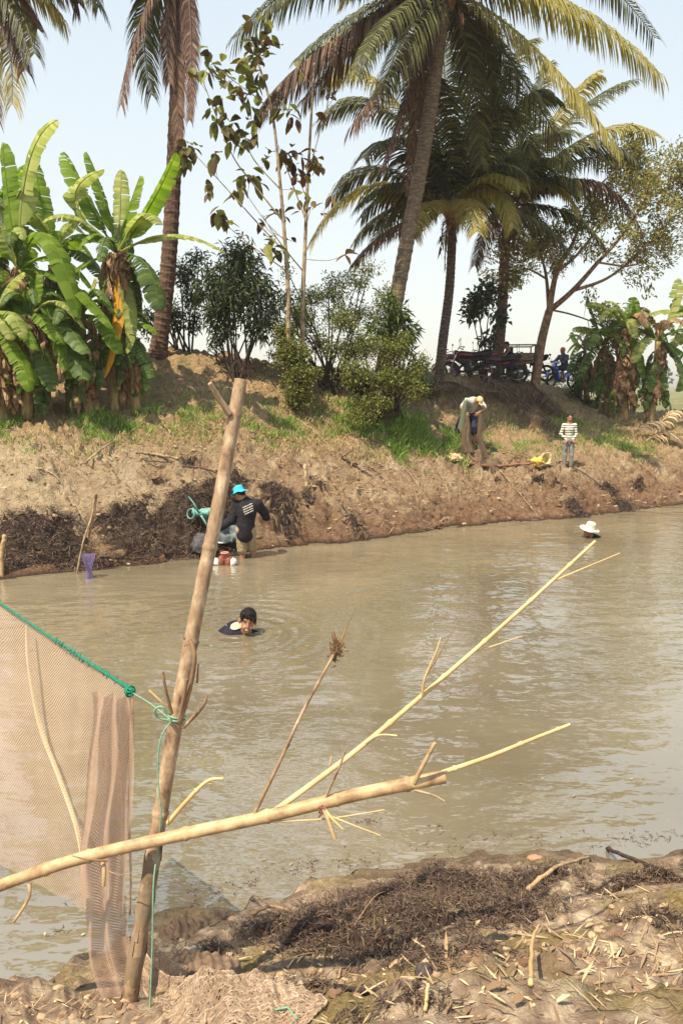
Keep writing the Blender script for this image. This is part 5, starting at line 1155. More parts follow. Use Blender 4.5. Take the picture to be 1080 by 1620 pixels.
def motorbike(loc, az, label, paint, paint2, scooter=False, tilt=-8, group='motorbikes parked on the bank', scale=1.0):
    """local: front towards +y, wheels on z=0"""
    rt = thing('motorbike', loc, label, 'motorbike', group); rt.rotation_euler = (0, R(tilt), az); rt.scale = (scale,) * 3
    wheel(rt, V(0, .62, .29)); wheel(rt, V(0, -.62, .29))
    f = MB()
    for x in (-.07, .07): f.tube([V(x, .62, .29), V(x, .47, .72), V(x * .9, .42, .86)], [.018, .022, .02], 8)
    f.build('fork', CHR, rt, local=True, smooth=True)
    h = MB(); h.tube(catmull([V(-.34, .26, .98), V(-.2, .36, 1.0), V(0, .4, .93), V(.2, .36, 1.0), V(.34, .26, .98)], 12), .013, 6)
    for x in (-.35, .35): h.tube([V(x * .93, .27, .98), V(x * 1.02, .22, .975)], .02, 8)
    ho = h.build('handlebar', BKM, rt, local=True, smooth=True)
    for x in (-1, 1):
        m_ = MB(); m_.tube([V(.24 * x, .33, 1.0), V(.3 * x, .34, 1.2)], .006, 5); m_.ball(V(.31 * x, .34, 1.23), (.06, .015, .04), 6); m_.build('mirror', BKM, ho, local=True, smooth=True)
    fd = MB()
    for cy, r_ in ((.62, .33), (-.62, .34)):
        for k in range(9):
            a0 = R(20 + k * 14) if cy > 0 else R(30 + k * 14); a1 = a0 + R(14); vs_ = []
            for a in (a0, a1):
                for x in (-.055, .055): vs_.append(V(x, cy + r_ * math.cos(a), .29 + r_ * math.sin(a)))
            fd.add(vs_, [(0, 1, 3, 2)])
    fd.build('fender', paint, rt, local=True, smooth=True)
    if scooter:
        shell(rt, 'fairing', paint, [(V(0, .4, .88), V(0, .5, .72), .07, .10, .03), (V(0, .42, .7), V(0, .28, .38), .13, .10, .05), (V(0, .28, .36), V(0, -.1, .3), .10, .1, .05), (V(0, -.1, .42), V(0, -.55, .6), .12, .07, .05)])
        shell(rt, 'front_cowl', WHP, [(V(-.1, .36, .92), V(.1, .36, .92), .05, .05, .03)])
    else:
        shell(rt, 'fuel_tank', paint, [(V(0, .3, .78), V(0, -.02, .76), .12, .10, .06), (V(0, .36, .74), V(0, .46, .84), .1, .08, .05)])
        shell(rt, 'side_panel', paint2, [(V(0, .4, .66), V(0, .2, .5), .1, .07, .04), (V(0, -.15, .62), V(0, -.6, .78), .08, .05, .04)])
    shell(rt, 'seat', SEAT, [(V(0, -.05, .76), V(0, -.35, .78), .09, .105, .04), (V(0, -.35, .78), V(0, -.62, .86), .1, .07, .04)])
    shell(rt, 'engine', BKM if not scooter else CHR, [(V(0, .1, .34), V(0, .12, .52), .11, .1, .03), (V(-.13, .02, .32), V(.13, .02, .32), .1, .1, .02)])
    e = MB(); e.tube(catmull([V(.12, .2, .48), V(.16, .16, .26), V(.16, -.1, .22), V(.17, -.3, .28)], 10), .02, 8); e.tube([V(.17, -.25, .27), V(.18, -.75, .38)], [.035, .05], 12); e.build('exhaust', CHR, rt, local=True, smooth=True)
    g = MB()
    for x in (-.1, .1): g.tube([V(x, -.62, .29), V(x, -.45, .7)], [.02, .025], 8)
    g.tube([V(0, .4, .85), V(0, .2, .4), V(0, -.1, .3)], .03, 8); g.tube([V(-.1, -.05, .32), V(-.1, -.62, .29)], .02, 6); g.tube([V(.1, -.05, .32), V(.1, -.62, .29)], .02, 6)
    g.tube([V(-.05, 0, .25), V(-.28, .05, .02)], .01, 5); g.build('frame', BKM, rt, local=True, smooth=True)
    l = MB(); l.ball(V(0, .53, .84), (.085, .05, .07), 8); l.build('headlight', LENS, rt, local=True, smooth=True)
    l = MB(); l.ball(V(0, -.7, .78), (.06, .03, .035), 6); l.build('tail_light', REDL, rt, local=True, smooth=True)
    return rt
def on(px, Y):
    p_ = at(px, 590, Y); p_.z = gz(p_.x, p_.y) + .01; return p_
motorbike(on(744, 24.0), R(78), 'red and black motorbike at the left of the parked group, beside the palm trunk', REDP, BKM, scale=1.0)
motorbike(on(788, 24.3), R(80), 'dark motorbike with an orange red side panel parked in front of the cart', PURP, REDP)
motorbike(on(722, 25.4), R(60), 'maroon motorbike mostly hidden behind the red and black one', PURP, PURP, tilt=6)
motorbike(on(764, 25.8), R(95), 'black motorbike in the back row whose mirror sticks up beside the cart side palm trunk', BKM, PURP, tilt=-6)
motorbike(on(834, 26.4), R(70), 'small black motorbike standing behind the right side of the cart', BKM, BKM, tilt=-6)
sc_ = on(888, 28.0)
motorbike(sc_, R(128), 'blue scooter ridden along the crest at the right of the cart', BLUP, BLUP, scooter=True, tilt=0, group='motorbikes on the bank', scale=.98)
a = R(128)
J = stand(fwd_az=a, head=(0, .02, 1.42), neck=(0, -.04, 1.27), chest=(0, -.08, 1.12), pelvis=(0, -.18, .84), shL=(-.17, -.04, 1.2), shR=(.17, -.04, 1.2), elL=(-.27, .1, 1.0), elR=(.27, .1, 1.0), wrL=(-.27, .24, 1.0), wrR=(.27, .24, 1.0),
          hipL=(-.1, -.16, .8), hipR=(.1, -.16, .8), knL=(-.17, .2, .72), knR=(.17, .2, .72), anL=(-.17, .1, .36), anR=(.17, .1, .36))
fw = V(-math.sin(a), math.cos(a), 0)
def scarf(root, P, Rm, s):
    H = Body(); H.ell(P(0, -.02, .03), (.095 * s, .11 * s, .105 * s), Rm, .02); H.ell(P(0, -.02, -.08), (.085 * s, .075 * s, .06 * s), Rm, .04)
    cc = np.array(P(0, .075, -.01)); H.cut(lambda G: .052 * s - np.linalg.norm(G - cc, axis=-1)); v2, f2 = H.mesh(.011 * s); hm = MB(); hm.v = v2; hm.f = f2; hm.m = [0] * len(f2)
    hm.build('headscarf', cloth('orange_cloth', [(.5, .17, .08), (.62, .26, .14)]), root, smooth=True)
DBL = cloth('slate_blue_cloth', [(0.06, 0.07, 0.13), (0.11, 0.12, 0.2)])
person(sc_, J, .95, (fw.x, fw.y, -.05), 'rider in an orange headscarf and slate blue top on the blue scooter', clothes=[('trousers', NAVY, dict(len=1.0, a=.02)), ('shirt', DBL, dict(sleeve=1.8, hem=.15, a=.02))], hdir=(fw, fw), grip=(1, 1), vox=.013, hat=scarf, hair=False, group='people at the pond')
# someone sitting by the cart, seen over the motorbikes
p = on(803, 25.2); a = R(100)
J = stand(fwd_az=a, head=(0, .1, 1.17), neck=(0, .02, 1.02), chest=(0, -.02, .87), pelvis=(0, -.18, .58), shL=(-.17, 0, .95), shR=(.17, 0, .95), elL=(-.24, .12, .74), elR=(.24, .12, .74), wrL=(-.14, .3, .72), wrR=(.14, .3, .72), hipL=(-.1, -.14, .54), hipR=(.1, -.14, .54), knL=(-.15, .25, .52), knR=(.15, .25, .52), anL=(-.15, .25, .09), anR=(.15, .25, .09))
fw = V(-math.sin(a), math.cos(a), 0)
person(p, J, 1.0, (fw.x, fw.y, -.2), 'person with short black hair sitting low between the motorbikes and the cart', clothes=[('trousers', NAVY, dict(len=1.8)), ('shirt', NAVY, dict(sleeve=.7, hem=.1))], hdir=(fw, fw), vox=.013, group='people at the pond')
# cart
cb = on(815, 25.9); ct = thing('wooden_cart', cb, 'weathered wooden cart with a rail frame and plank box behind the motorbikes', 'cart'); ct.rotation_euler = (0, 0, R(-8))
b_ = MB()
b_.box((0, 0, .55), (1.15, 1.3, .05))
for k in range(3): b_.box((.0, -.66, .64 + k * .085), (1.15, .03, .075)); b_.box((.0, .66, .64 + k * .085), (1.15, .03, .075))
for k in range(3): b_.box((.565, 0, .64 + k * .085), (.03, 1.28, .075))
b_.build('cart_box', WOOD, ct, local=True)
r_ = MB()
for x in (-.54, .54):
    for y in (-.69, .69): r_.tube([V(x, y, .4), V(x, y, 1.1)], .024, 8)
for y in (-.69, .69): r_.tube([V(-.56, y, 1.1), V(.56, y, 1.1)], .022, 8)
for x in (-.54, .54): r_.tube([V(x, -.69, 1.1), V(x, .69, 1.1)], .022, 8)
r_.tube([V(-1.3, 0, .5), V(-.5, -.3, .5)], .025, 6); r_.tube([V(-1.3, 0, .5), V(-.5, .3, .5)], .025, 6)
r_.build('rail_frame', mat('rusty_pipe', [(0.05, .03, .025), (.13, .08, .06)], scale=20, rough=.8), ct, local=True, smooth=True)
for y in (-.75, .75):
    m_ = MB(); T = Matrix.Translation(V(.0, y, .28)) @ Matrix.Rotation(R(90), 4, 'X'); m_.lathe([(.28 - .05 + .05 * math.cos(q * .628), .06 * math.sin(q * .628)) for q in range(10)], 24, T, close=True); wo = m_.build('wheel', RUB, ct, local=True, smooth=True)
    m_ = MB(); m_.lathe([(.001, .02), (.19, .03), (.2, 0), (.19, -.03), (.001, -.02)], 24, T); m_.build('rim', BKM, wo, local=True, smooth=True)
m_ = MB(); m_.tube([V(0, -.75, .28), V(0, .75, .28)], .03, 8); m_.build('axle', BKM, ct, local=True)
# ------------------------------------------------------------------ things on the far bank
random.seed(77)
def stick(name, pts, r0, r1, m, label, cat, group=None, stubs=(), n=7):
    mb = MB(); C = catmull(pts, 8 * (len(pts) - 1)); K = len(C) - 1
    mb.tube([p + rv(r0 * .25) for p in C], [(r0 + (r1 - r0) * i / K) * (1 + .12 * noise.noise(V(i * .7, r0 * 99, 0))) for i in range(K + 1)], n)
    for a, b_, r_ in stubs: mb.tube([a, (a + b_) / 2 + rv(.02), b_], [r_, r_ * .5], 5)
    o = mb.build(name, m, None, smooth=True, origin=pts[0]); return tag(o, label, cat, group)
def G_(px, py, l=.03):
    p = hit(px, py); return V(p.x, p.y, p.z + l)
BD, BP, TW = M['bark_dark'], M['bark_pale'], M['twig']
stick('fallen_branch', [G_(500, 690), G_(545, 730, .06), G_(588, 755)], .035, .012, BD, 'dark bent branch lying down the mud slope below the shaded bush', 'branch', stubs=[(G_(540, 728, .06), G_(560, 720, .15), .012)])
stick('fallen_branch', [G_(465, 662), G_(500, 690, .08), G_(530, 720, .05)], .02, .008, BP, 'thin pale stick slanting from the green tufts to the dark branch', 'stick')
stick('fallen_branch', [G_(135, 735), G_(160, 720, .1), G_(185, 705, .12)], .022, .008, BP, 'bent pale stick below the banana shadows', 'stick')
stick('fallen_branch', [G_(215, 718), G_(245, 722, .04), G_(282, 728)], .03, .02, BP, 'straight pale cut pole lying flat above the weed heap', 'pole')
stick('fallen_branch', [G_(290, 740), G_(340, 755, .1), G_(385, 790, .1), G_(430, 812)], .02, .01, BD, 'long dark branch over the top of the weed heap', 'branch')
stick('fallen_branch', [G_(185, 730), G_(235, 738, .1), G_(290, 735)], .015, .008, BD, 'thin dark twig left of the weed heap top', 'twig')
stick('tree_stump', [G_(485, 775), at(482, 735, 14.9)], .045, .03, BP, 'short upright pale stump on the mud beyond the man in black', 'stump')
stick('fallen_branch', [G_(720, 728), G_(770, 742, .08), G_(820, 738, .05), G_(862, 735, .05)], .045, .02, mat('rotten_wood', [(.13, .06, .045), (.3, .17, .11)], scale=8, rough=.9), 'reddish brown rotten log between the net man and the yellow bag', 'log', stubs=[(G_(790, 740), G_(830, 720, .1), .02), (G_(760, 738), G_(730, 722, .15), .02)])
stick('fallen_branch', [G_(750, 700), G_(790, 715, .05), G_(840, 728, .04)], .02, .01, TW, 'thin brown branch lying above the rotten log', 'branch')
stick('fallen_branch', [G_(790, 745), G_(815, 775, .03), G_(845, 812)], .014, .007, BP, 'pale stick pointing down the slope from the rotten log', 'stick')
stick('fallen_branch', [G_(905, 740), G_(935, 760, .05), G_(960, 780)], .014, .01, BD, 'dark stick on the mud to the right of the boy', 'stick')
stick('fallen_branch', [G_(860, 735), G_(885, 732, .04), G_(925, 735)], .025, .012, TW, 'brown stick lying behind the feet of the boy', 'stick')
stick('fallen_branch', [G_(960, 700), G_(1000, 720, .05), G_(1040, 722)], .02, .01, TW, 'brown stick lying below the right banana clump', 'stick')
stick('fallen_branch', [G_(695, 830), at(722, 795, 16.2), at(728, 770, 16.5)], .012, .005, BP, 'thin upright stick at the foot of the bare bank', 'stick')
for i, (a, b_, t) in enumerate([((1000, 690), (1045, 668), 'nearest the banana stems'), ((1020, 700), (1070, 690), 'lowest of the three, pointing right'), ((1035, 690), (1065, 650), 'standing up steepest')]):
    A = G_(*a); B = at(b_[0], b_[1], A.y + .1); o = frond(A, (A + B) / 2 + V(0, 0, .3), B, M['straw'], None, L=.5, n=16, wdt=.05, droop=.6, name='dead_palm_frond', origin=A)
    tag(o, 'pale dry frond right of the banana clump, ' + t, 'palm frond', 'pale dry fronds right of the banana clump')
for i, (a_, b_, r_, m_, lb) in enumerate([((640, 742), (668, 790), .012, BP, 'thin pale root running down the bare mud left of the bent man'), ((560, 735), (600, 752), .014, BD, 'dark stick lying level on the mud below the shaded bush'), ((690, 745), (712, 800), .010, BP, 'pale straight stick pointing down the bare mud below the tan sack'),
   ((905, 770), (930, 800), .014, BD, 'short dark stick close to the waterline below the boy'), ((1010, 735), (1050, 775), .012, TW, 'brown stick on the mud at the far right of the bank'), ((540, 800), (560, 850), .014, BD, 'dark root hanging to the waterline beyond the man in black'), ((70, 745), (100, 770), .014, BP, 'pale stick on the dried clay at the far left of the bank'), ((480, 745), (495, 790), .010, TW, 'brown twig lying downhill beside the pale stump')]):
    stick('fallen_branch', [G_(*a_), G_((a_[0] + b_[0]) / 2 + 4, (a_[1] + b_[1]) / 2, .05), G_(*b_)], r_, r_ * .5, m_, lb, 'stick', stubs=[(G_((a_[0] + b_[0]) / 2, (a_[1] + b_[1]) / 2, .04), G_((a_[0] + b_[0]) / 2 + 12, (a_[1] + b_[1]) / 2 - 6, .1), r_ * .4)])
# leaning forked stick with a broken leaf sheath, and the purple net
A = atz(117, 908, 0); r_ = stick('leaning_stick', [A + V(0, 0, -.2), at(132, 858, A.y + .1), at(146, 815, A.y + .25), at(150, 785, A.y + .3)], .016, .009, BP, 'thin crooked stick leaning out of the water beside the purple net', 'stick', stubs=[(at(140, 835, A.y + .2), at(122, 800, A.y + .3), .01)])
mb = MB(); pts = [at(140, 850, A.y + .3), at(146, 815, A.y + .3), at(152, 782, A.y + .35)]
for i, p in enumerate(pts): wv = V((.03, .05, .03)[i], 0, 0); mb.v += [p - wv, p + V(0, -.03, 0), p + wv]
for i in range(2): b_ = i * 3; mb.f += [(b_, b_ + 1, b_ + 4, b_ + 3), (b_ + 1, b_ + 2, b_ + 5, b_ + 4)]; mb.m += [0, 0]
tag(mb.build('dry_leaf_sheath', M['banana_dry'], origin=pts[0]), 'brown dried leaf sheath standing on the dark weed beside the crooked stick', 'leaf')
stick('cut_stake', [atz(2, 915, 0) + V(0, 0, -.2), at(3, 880, 11.3), at(8, 848, 11.3)], .032, .035, M['bamboo'], 'yellow cut bamboo stake at the left edge of the photo by the waterline', 'stake')
stick('thin_stick', [atz(88, 880, .1), at(85, 855, 12.2), at(83, 843, 12.2)], .01, .006, BP, 'short pale stick standing in the dark weed near the left edge', 'stick')

def netmat(name, cols, fu, fv, th=.28, solid=0.0):
    """knotted mesh: threads both ways across the UVs, holes fully open"""
    m = bpy.data.materials.new(name); m.use_nodes = True; nt = m.node_tree; N = nt.nodes; L = nt.links; b = N['Principled BSDF']; b.inputs['Roughness'].default_value = .7
    uv = N.new('ShaderNodeTexCoord').outputs['UV']; sx = N.new('ShaderNodeSeparateXYZ'); L.new(uv, sx.inputs[0])
    wn = nz(nt, uv, 5, 2); u = math_(nt, 'ADD', math_(nt, 'MULTIPLY', sx.outputs[0], fu), math_(nt, 'MULTIPLY', wn, 3.0)); v = math_(nt, 'ADD', math_(nt, 'MULTIPLY', sx.outputs[1], fv), math_(nt, 'MULTIPLY', wn, 2.0))
    a = math_(nt, 'ABSOLUTE', math_(nt, 'SUBTRACT', math_(nt, 'FRACT', math_(nt, 'ADD', u, v)), .5)); c = math_(nt, 'ABSOLUTE', math_(nt, 'SUBTRACT', math_(nt, 'FRACT', math_(nt, 'SUBTRACT', u, v)), .5))
    f = math_(nt, 'LESS_THAN', math_(nt, 'MINIMUM', a, c), th / 2)
    if solid: f = math_(nt, 'MAXIMUM', f, solid)
    tr = N.new('ShaderNodeBsdfTransparent'); mx = N.new('ShaderNodeMixShader'); L.new(f, mx.inputs[0]); L.new(tr.outputs[0], mx.inputs[1])
    L.new(ramp(nt, [(.3, cols[0]), (.7, cols[1])], nz(nt, uv, 6, 5)), b.inputs['Base Color'])
    tl = N.new('ShaderNodeBsdfTranslucent'); tl.inputs[0].default_value = hexc(cols[1]); m2 = N.new('ShaderNodeMixShader'); m2.inputs[0].default_value = .3
    L.new(b.outputs[0], m2.inputs[1]); L.new(tl.outputs[0], m2.inputs[2]); L.new(m2.outputs[0], mx.inputs[2]); L.new(mx.outputs[0], N['Material Output'].inputs[0]); return m
def sheet(nu, nv, fn, name, m, parent=None, origin=None, uvf=None):
    mb = MB(); mb.uv = []
    for i in range(nu + 1):
        for j in range(nv + 1): mb.v.append(fn(i / nu, j / nv)); mb.uv.append((i / nu, j / nv))
    mb.f = [(i * (nv + 1) + j, (i + 1) * (nv + 1) + j, (i + 1) * (nv + 1) + j + 1, i * (nv + 1) + j + 1) for i in range(nu) for j in range(nv)]; mb.m = [0] * len(mb.f)
    return mb.build(name, m, parent, smooth=True, origin=origin)
# purple funnel of netting
PN = netmat('purple_net', [(.17, .12, .33), (.28, .22, .42)], 16, 10, .42, 0)
c = atz(141, 915, 0)
o = sheet(24, 12, lambda u, v: c + V(math.cos(u * 6.283), math.sin(u * 6.283), 0) * (.035 + .055 * abs(v * 2 - .8)) * (1 + .2 * math.sin(u * 19)) + V(0, 0, -.05 + .42 * v), 'purple_net', PN, origin=c)
tag(o, 'small purple net funnel standing in the water beside the crooked stick', 'net')
# cast net held by the bent man: brown skirts gathered from his hands to the ground
CN = netmat('brown_cast_net', [(.11, .07, .045), (.24, .17, .11)], 34, 30, .62)
q = Wn['wrL']; q2 = Wn['wrR']; nr_ = thing('cast_net', gnd(q), 'brown cast net hanging from the hands of the bent man to the ground', 'cast net')
def drape(top, bot, rt_, rb_, ph):
    return lambda u, v: top.lerp(bot, v) + V(math.cos(u * 6.283 + ph), math.sin(u * 6.283 + ph) * .6, 0) * (rt_ + (rb_ - rt_) * v ** .8) * (1 + .28 * math.sin(u * 31 + ph * 3) * (.3 + v)) + V(.03 * math.sin(v * 7 + ph), 0, .01 * math.sin(u * 40))
sheet(48, 18, drape(q, gnd(q + V(.06, -.12, 0)), .03, .12, 0), 'net_skirt', CN, nr_); sheet(40, 18, drape(q2, gnd(q2 + V(.14, -.05, 0)), .03, .08, 1), 'net_skirt', CN, nr_)
GN = netmat('olive_net', [(.13, .15, .09), (.24, .26, .17)], 30, 26, .7)
sheet(30, 14, lambda u, v: q.lerp(q + V(-.08, .02, -.42), v) + V(0, .0, .32 * (1 - v)) + V((u - .5) * (.10 + .12 * v), -.06 * math.sin(u * 3.14), .04 * math.sin(u * 14)), 'net_bunch', GN, nr_)
gp_ = gnd(V((q.x + q2.x) / 2, q.y - .2, 0))
sheet(50, 20, lambda u, v: gnd(gp_ + V((u - .5) * 1.5, (v - .5) * .4, 0), .02 + .09 * math.sin(v * 3.14) * abs(noise.noise(V(u * 9, v * 3, 1))) + .05 * math.sin(v * 3.14)), 'net_hem', CN, nr_)
# pale clothing heap by his feet
def crumple(name, c, r, m, label, cat, amp=.35, n=18, flat=.5):
    mb = MB(); mb.ball((0, 0, 0), (1, 1, 1), n); s_ = random.random() * 40
    for i, v in enumerate(mb.v):
        f = 1 + amp * (abs(noise.noise(v * 2.1 + V(s_, 0, 0))) * 2 - .6) + .5 * amp * noise.noise(v * 6 + V(0, s_, 0)); mb.v[i] = c + V(v.x * r[0] * f, v.y * r[1] * f, max(-.15, v.z * f) * r[2])
    o = mb.build(name, m, smooth=True, origin=c); return tag(o, label, cat)
crumple('net_bag', G_(716, 728, .02), (.2, .15, .15), mat('tan_cloth', [(.5, .33, .19), (.65, .48, .3)], scale=8, rough=.9), 'crumpled tan sack on the ground at the left foot of the bent man', 'sack')
YB = mat('yellow_bag', [(.6, .47, .2), (.72, .64, .42)], scale=3, rough=.6, transl=.2)
c = G_(858, 738, .02); root = thing('plastic_bag', c, 'yellow and white plastic bag lying open on the bank left of the boy', 'plastic bag')
mb = MB(); mb.v = []; T = Matrix.Translation(c + V(.05, -.05, .17)) @ Matrix.Rotation(R(70), 4, 'X') @ Matrix.Rotation(R(20), 4, 'Y')
mb.lathe([(.01, -.15), (.08, -.14), (.12, -.08), (.13, 0), (.145, .04), (.13, .05), (.11, .0), (.1, -.08)], 30, T)
for i, v in enumerate(mb.v): mb.v[i] = v + rv(.012) + (v - c) * .25 * noise.noise(v * 9)
mb.build('bag_body', YB, root, smooth=True)
mb = MB(); mb.ball(c + V(-.14, -.02, .1), (.13, .1, .11), 9, bump=.7); mb.build('bag_folds', mat('orange_yellow_plastic', [(.7, .4, .05), (.8, .58, .15)], scale=8, rough=.5), root, smooth=True)

# beside the man in black: teal bag, wet blue-grey sack, fish basket on white floats
TEAL = mat('teal_plastic', [(.12, .33, .31), (.27, .5, .46)], scale=7, rough=.35, transl=.2)
Yb = 12.9; c = at(303, 812, Yb); g0 = gnd(at(330, 830, Yb + .2)); root = thing('teal_bag', g0, 'teal plastic bag with a wide rolled mouth on the weed heap left of the pole', 'plastic bag')
mb = MB(); T = Matrix.Translation(c + V(0, -.05, 0)) @ Matrix.Rotation(R(75), 4, 'X') @ Matrix.Rotation(R(-35), 4, 'Y')
mb.lathe([(.085 + .011 * math.cos(k * .785), .014 * math.sin(k * .785)) for k in range(8)], 26, T, close=True)
mb.build('bag_rim', TEAL, root, smooth=True)
pts = catmull([c + V(.02, .0, 0), at(322, 812, Yb), at(338, 812, Yb), at(350, 822, Yb)], 14); mb = MB()
mb.tube(pts, [.09, .06, .045, .04, .05, .055, .06, .06, .065, .07, .075, .08, .075, .06, .03], 14)
for i, v in enumerate(mb.v): mb.v[i] = v + V(0, 0, .03) * math.sin(i * 2.3) + rv(.008)
mb.tube([at(313, 808, Yb - .05), at(306, 795, Yb - .05), at(298, 785, Yb)], [.022, .006], 6); mb.tube([at(318, 815, Yb - .05), at(326, 828, Yb - .05), at(328, 834, Yb - .05)], [.02, .012], 6)
mb.build('bag_body', TEAL, root, smooth=True)
crumple('wet_sack', G_(352, 856, .05), (.36, .22, .30), mat('wet_grey_sack', [(.045, .05, .06), (.13, .16, .18), (.25, .31, .34)], scale=6, rough=.3, spec=.6), 'wet blue grey sack slumped on the weed beside the man in black', 'sack', amp=.4)
crumple('dark_sack', at(322, 868, 12.75), (.22, .18, .26), mat('dark_mesh_sack', [(.03, .028, .032), (.09, .09, .1)], scale=14, rough=.6), 'dark mesh sack half hidden behind the bamboo pole at the waterline', 'sack', amp=.3)
fb = atz(356, 893, 0); root = thing('fish_basket', fb, 'reddish brown fish basket between two white floats at the waterline', 'basket')
RB = mat('reddish_basket', [(.17, .045, .03), (.33, .11, .07)], scale=10, rough=.6, bump=.5, bscale=50)
B = Body(); B.ell(fb + V(-.055, 0, .05), (.065, .07, .1)); B.ell(fb + V(.06, 0, .045), (.06, .07, .09)); B.cap(fb + V(0, 0, .1), fb + V(0, 0, .15), .05, .06, .03)
mb = MB(); mb.v, mb.f = B.mesh(.009); mb.m = [0] * len(mb.f); mb.build('basket_body', RB, root, smooth=True)
mb = MB(); mb.lathe([(.06 + .014 * math.cos(k * .785), .014 * math.sin(k * .785)) for k in range(8)], 20, Matrix.Translation(fb + V(0, 0, .195)), close=True); mb.lathe([(.045, 0), (.055, .05)], 16, Matrix.Translation(fb + V(0, 0, .15))); mb.build('basket_rim', mat('pink_rim', [(.45, .22, .16)], rough=.6), root, smooth=True)
for sx_ in (-1, 1):
    mb = MB(); mb.ball(fb + V(.135 * sx_, -.02, .04), (.055, .05, .075), 9, bump=.35, rot=Matrix.Rotation(R(18 * sx_), 3, 'Y')); mb.build('float', mat('white_foam', [(.75, .72, .66)], rough=.7), root, smooth=True)
tag(crumple('orange_leaf_scrap', at(264, 866, 12.95), (.1, .02, .09), M['straw'], 'small yellow brown leaf scrap at the foot of the weed heap', 'leaf', amp=.3, n=8), cat='leaf')

# ------------------------------------------------------------------ near things: bamboo pole, bamboo branch, net, cords
def culm(parent, name, pts, r0, r1, m, nodes, n=18, cut=None, mats2=None):
    mb = MB(); K = 260; C = catmull(pts, K); rad = []; LN = sum((C[i + 1] - C[i]).length for i in range(K))
    for i in range(K + 1):
        t = i / K; r_ = r0 + (r1 - r0) * t
        for q in nodes:
            d = (t - q) * LN
            r_ *= 1 + .16 * math.exp(-(d / .0055) ** 2) - .05 * math.exp(-((d - .013) / .007) ** 2) + .05 * math.exp(-(d / .03) ** 2)
        rad.append(r_)
    mb.tube(C, rad, n, cap=False)
    e = (C[-1] - C[-2]).normalized(); T = Matrix.Translation(C[-1]) @ e.to_track_quat('Z', 'Y').to_matrix().to_4x4()
    o = mb.build(name, m, parent, smooth=True)
    h = MB(); h.lathe([(r1, -.001), (r1 * .98, .002), (r1 * .55, .0025), (r1 * .5, -.03), (.0005, -.032)], n, T); h.build('cut_end', M['bamboo'] if not cut else cut, o, smooth=False)
    return o, C
Yp0, Yp1 = 2.24, 2.60
pp = [(198, 1625, Yp0 - .02), (235, 1400, 2.30), (270, 1190, 2.37), (305, 1000, 2.44), (345, 800, 2.51), (381, 602, Yp1)]
P = [at(*q) for q in pp]; P[0] = P[0] + (P[0] - P[1]).normalized() * .25
pole = thing('bamboo_pole', at(198, 1618, Yp0), 'weathered upright bamboo pole leaning right, stuck in the near shore', 'bamboo pole')
o, C = culm(pole, 'culm', P, .0268, .0218, M['bamboo_old'], [.07, .30, .475, .585, .735, .93])
tw = MB()
# mud crust on the foot
mb = MB(); cr = C[0:78:3]; mb.tube(cr, [(.0289 - .00006 * i) * (1 + .05 * math.sin(i * 1.7)) * (1 if i < 22 else 1 - .03 * (i - 21)) for i in range(26)], 18, cap=False)
for i, v in enumerate(mb.v): mb.v[i] = v + rv(.002)
mb.f = [f for f in mb.f if noise.noise(mb.v[f[0]] * 9) > -.12 + .25 * ((mb.v[f[0]].z - C[0].z) / max(.01, C[75].z - C[0].z) - .5)]; mb.m = [0] * len(mb.f)
mb.build('mud_crust', M['bamboo_mud'], pole, smooth=True)
def br(parent, pts, r0, r1, m=None, name='branch_stub', knots=()):
    mb = MB(); W_ = [at(*q) for q in pts]; C_ = catmull(W_, 26 * (len(W_) - 1)); K = len(C_) - 1
    rad = [r0 + (r1 - r0) * i / K for i in range(K + 1)]
    for k in knots:
        j = int(k * K); rad[j] *= 1.4; rad[max(0, j - 1)] *= 1.15
    mb.tube(C_, rad, 8); return mb.build(name, m or M['bamboo_thin'], parent, smooth=True)
br(pole, [(363, 655, 2.55), (348, 632, 2.53), (332, 606, 2.50)], .012, .008, M['bamboo_old'])
br(pole, [(285, 1140, 2.33), (300, 1090, 2.31), (308, 1040, 2.31), (300, 1010, 2.32)], .009, .006, M['twig']); br(pole, [(284, 1140, 2.33), (292, 1100, 2.30), (296, 1075, 2.29)], .007, .004, M['twig'])
br(pole, [(290, 1150, 2.34), (312, 1128, 2.32), (324, 1112, 2.3), (327, 1100, 2.3)], .008, .004, M['bamboo_old']); br(pole, [(272, 1128, 2.33), (262, 1090, 2.31), (258, 1063, 2.31)], .006, .004, M['twig'])
br(pole, [(272, 1130, 2.33), (255, 1110, 2.31), (236, 1092, 2.31)], .005, .003, M['bamboo_thin']); br(pole, [(312, 1080, 2.33), (314, 1050, 2.32)], .004, .002, M['twig'])
br(pole, [(266, 1302, 2.30), (295, 1268, 2.28), (328, 1236, 2.26), (354, 1232, 2.26)], .0085, .005, M['bamboo_thin'], knots=(.5,))
mb = MB()
for (t, l) in ((.475, 1), (.585, 1)):
    for k in range(16): p = C[int(t * 260)] + rv(.024); mb.tube([p, p + rv(.012)], [.004, .002], 4)
mb.build('node_fibre', M['twig'], pole)
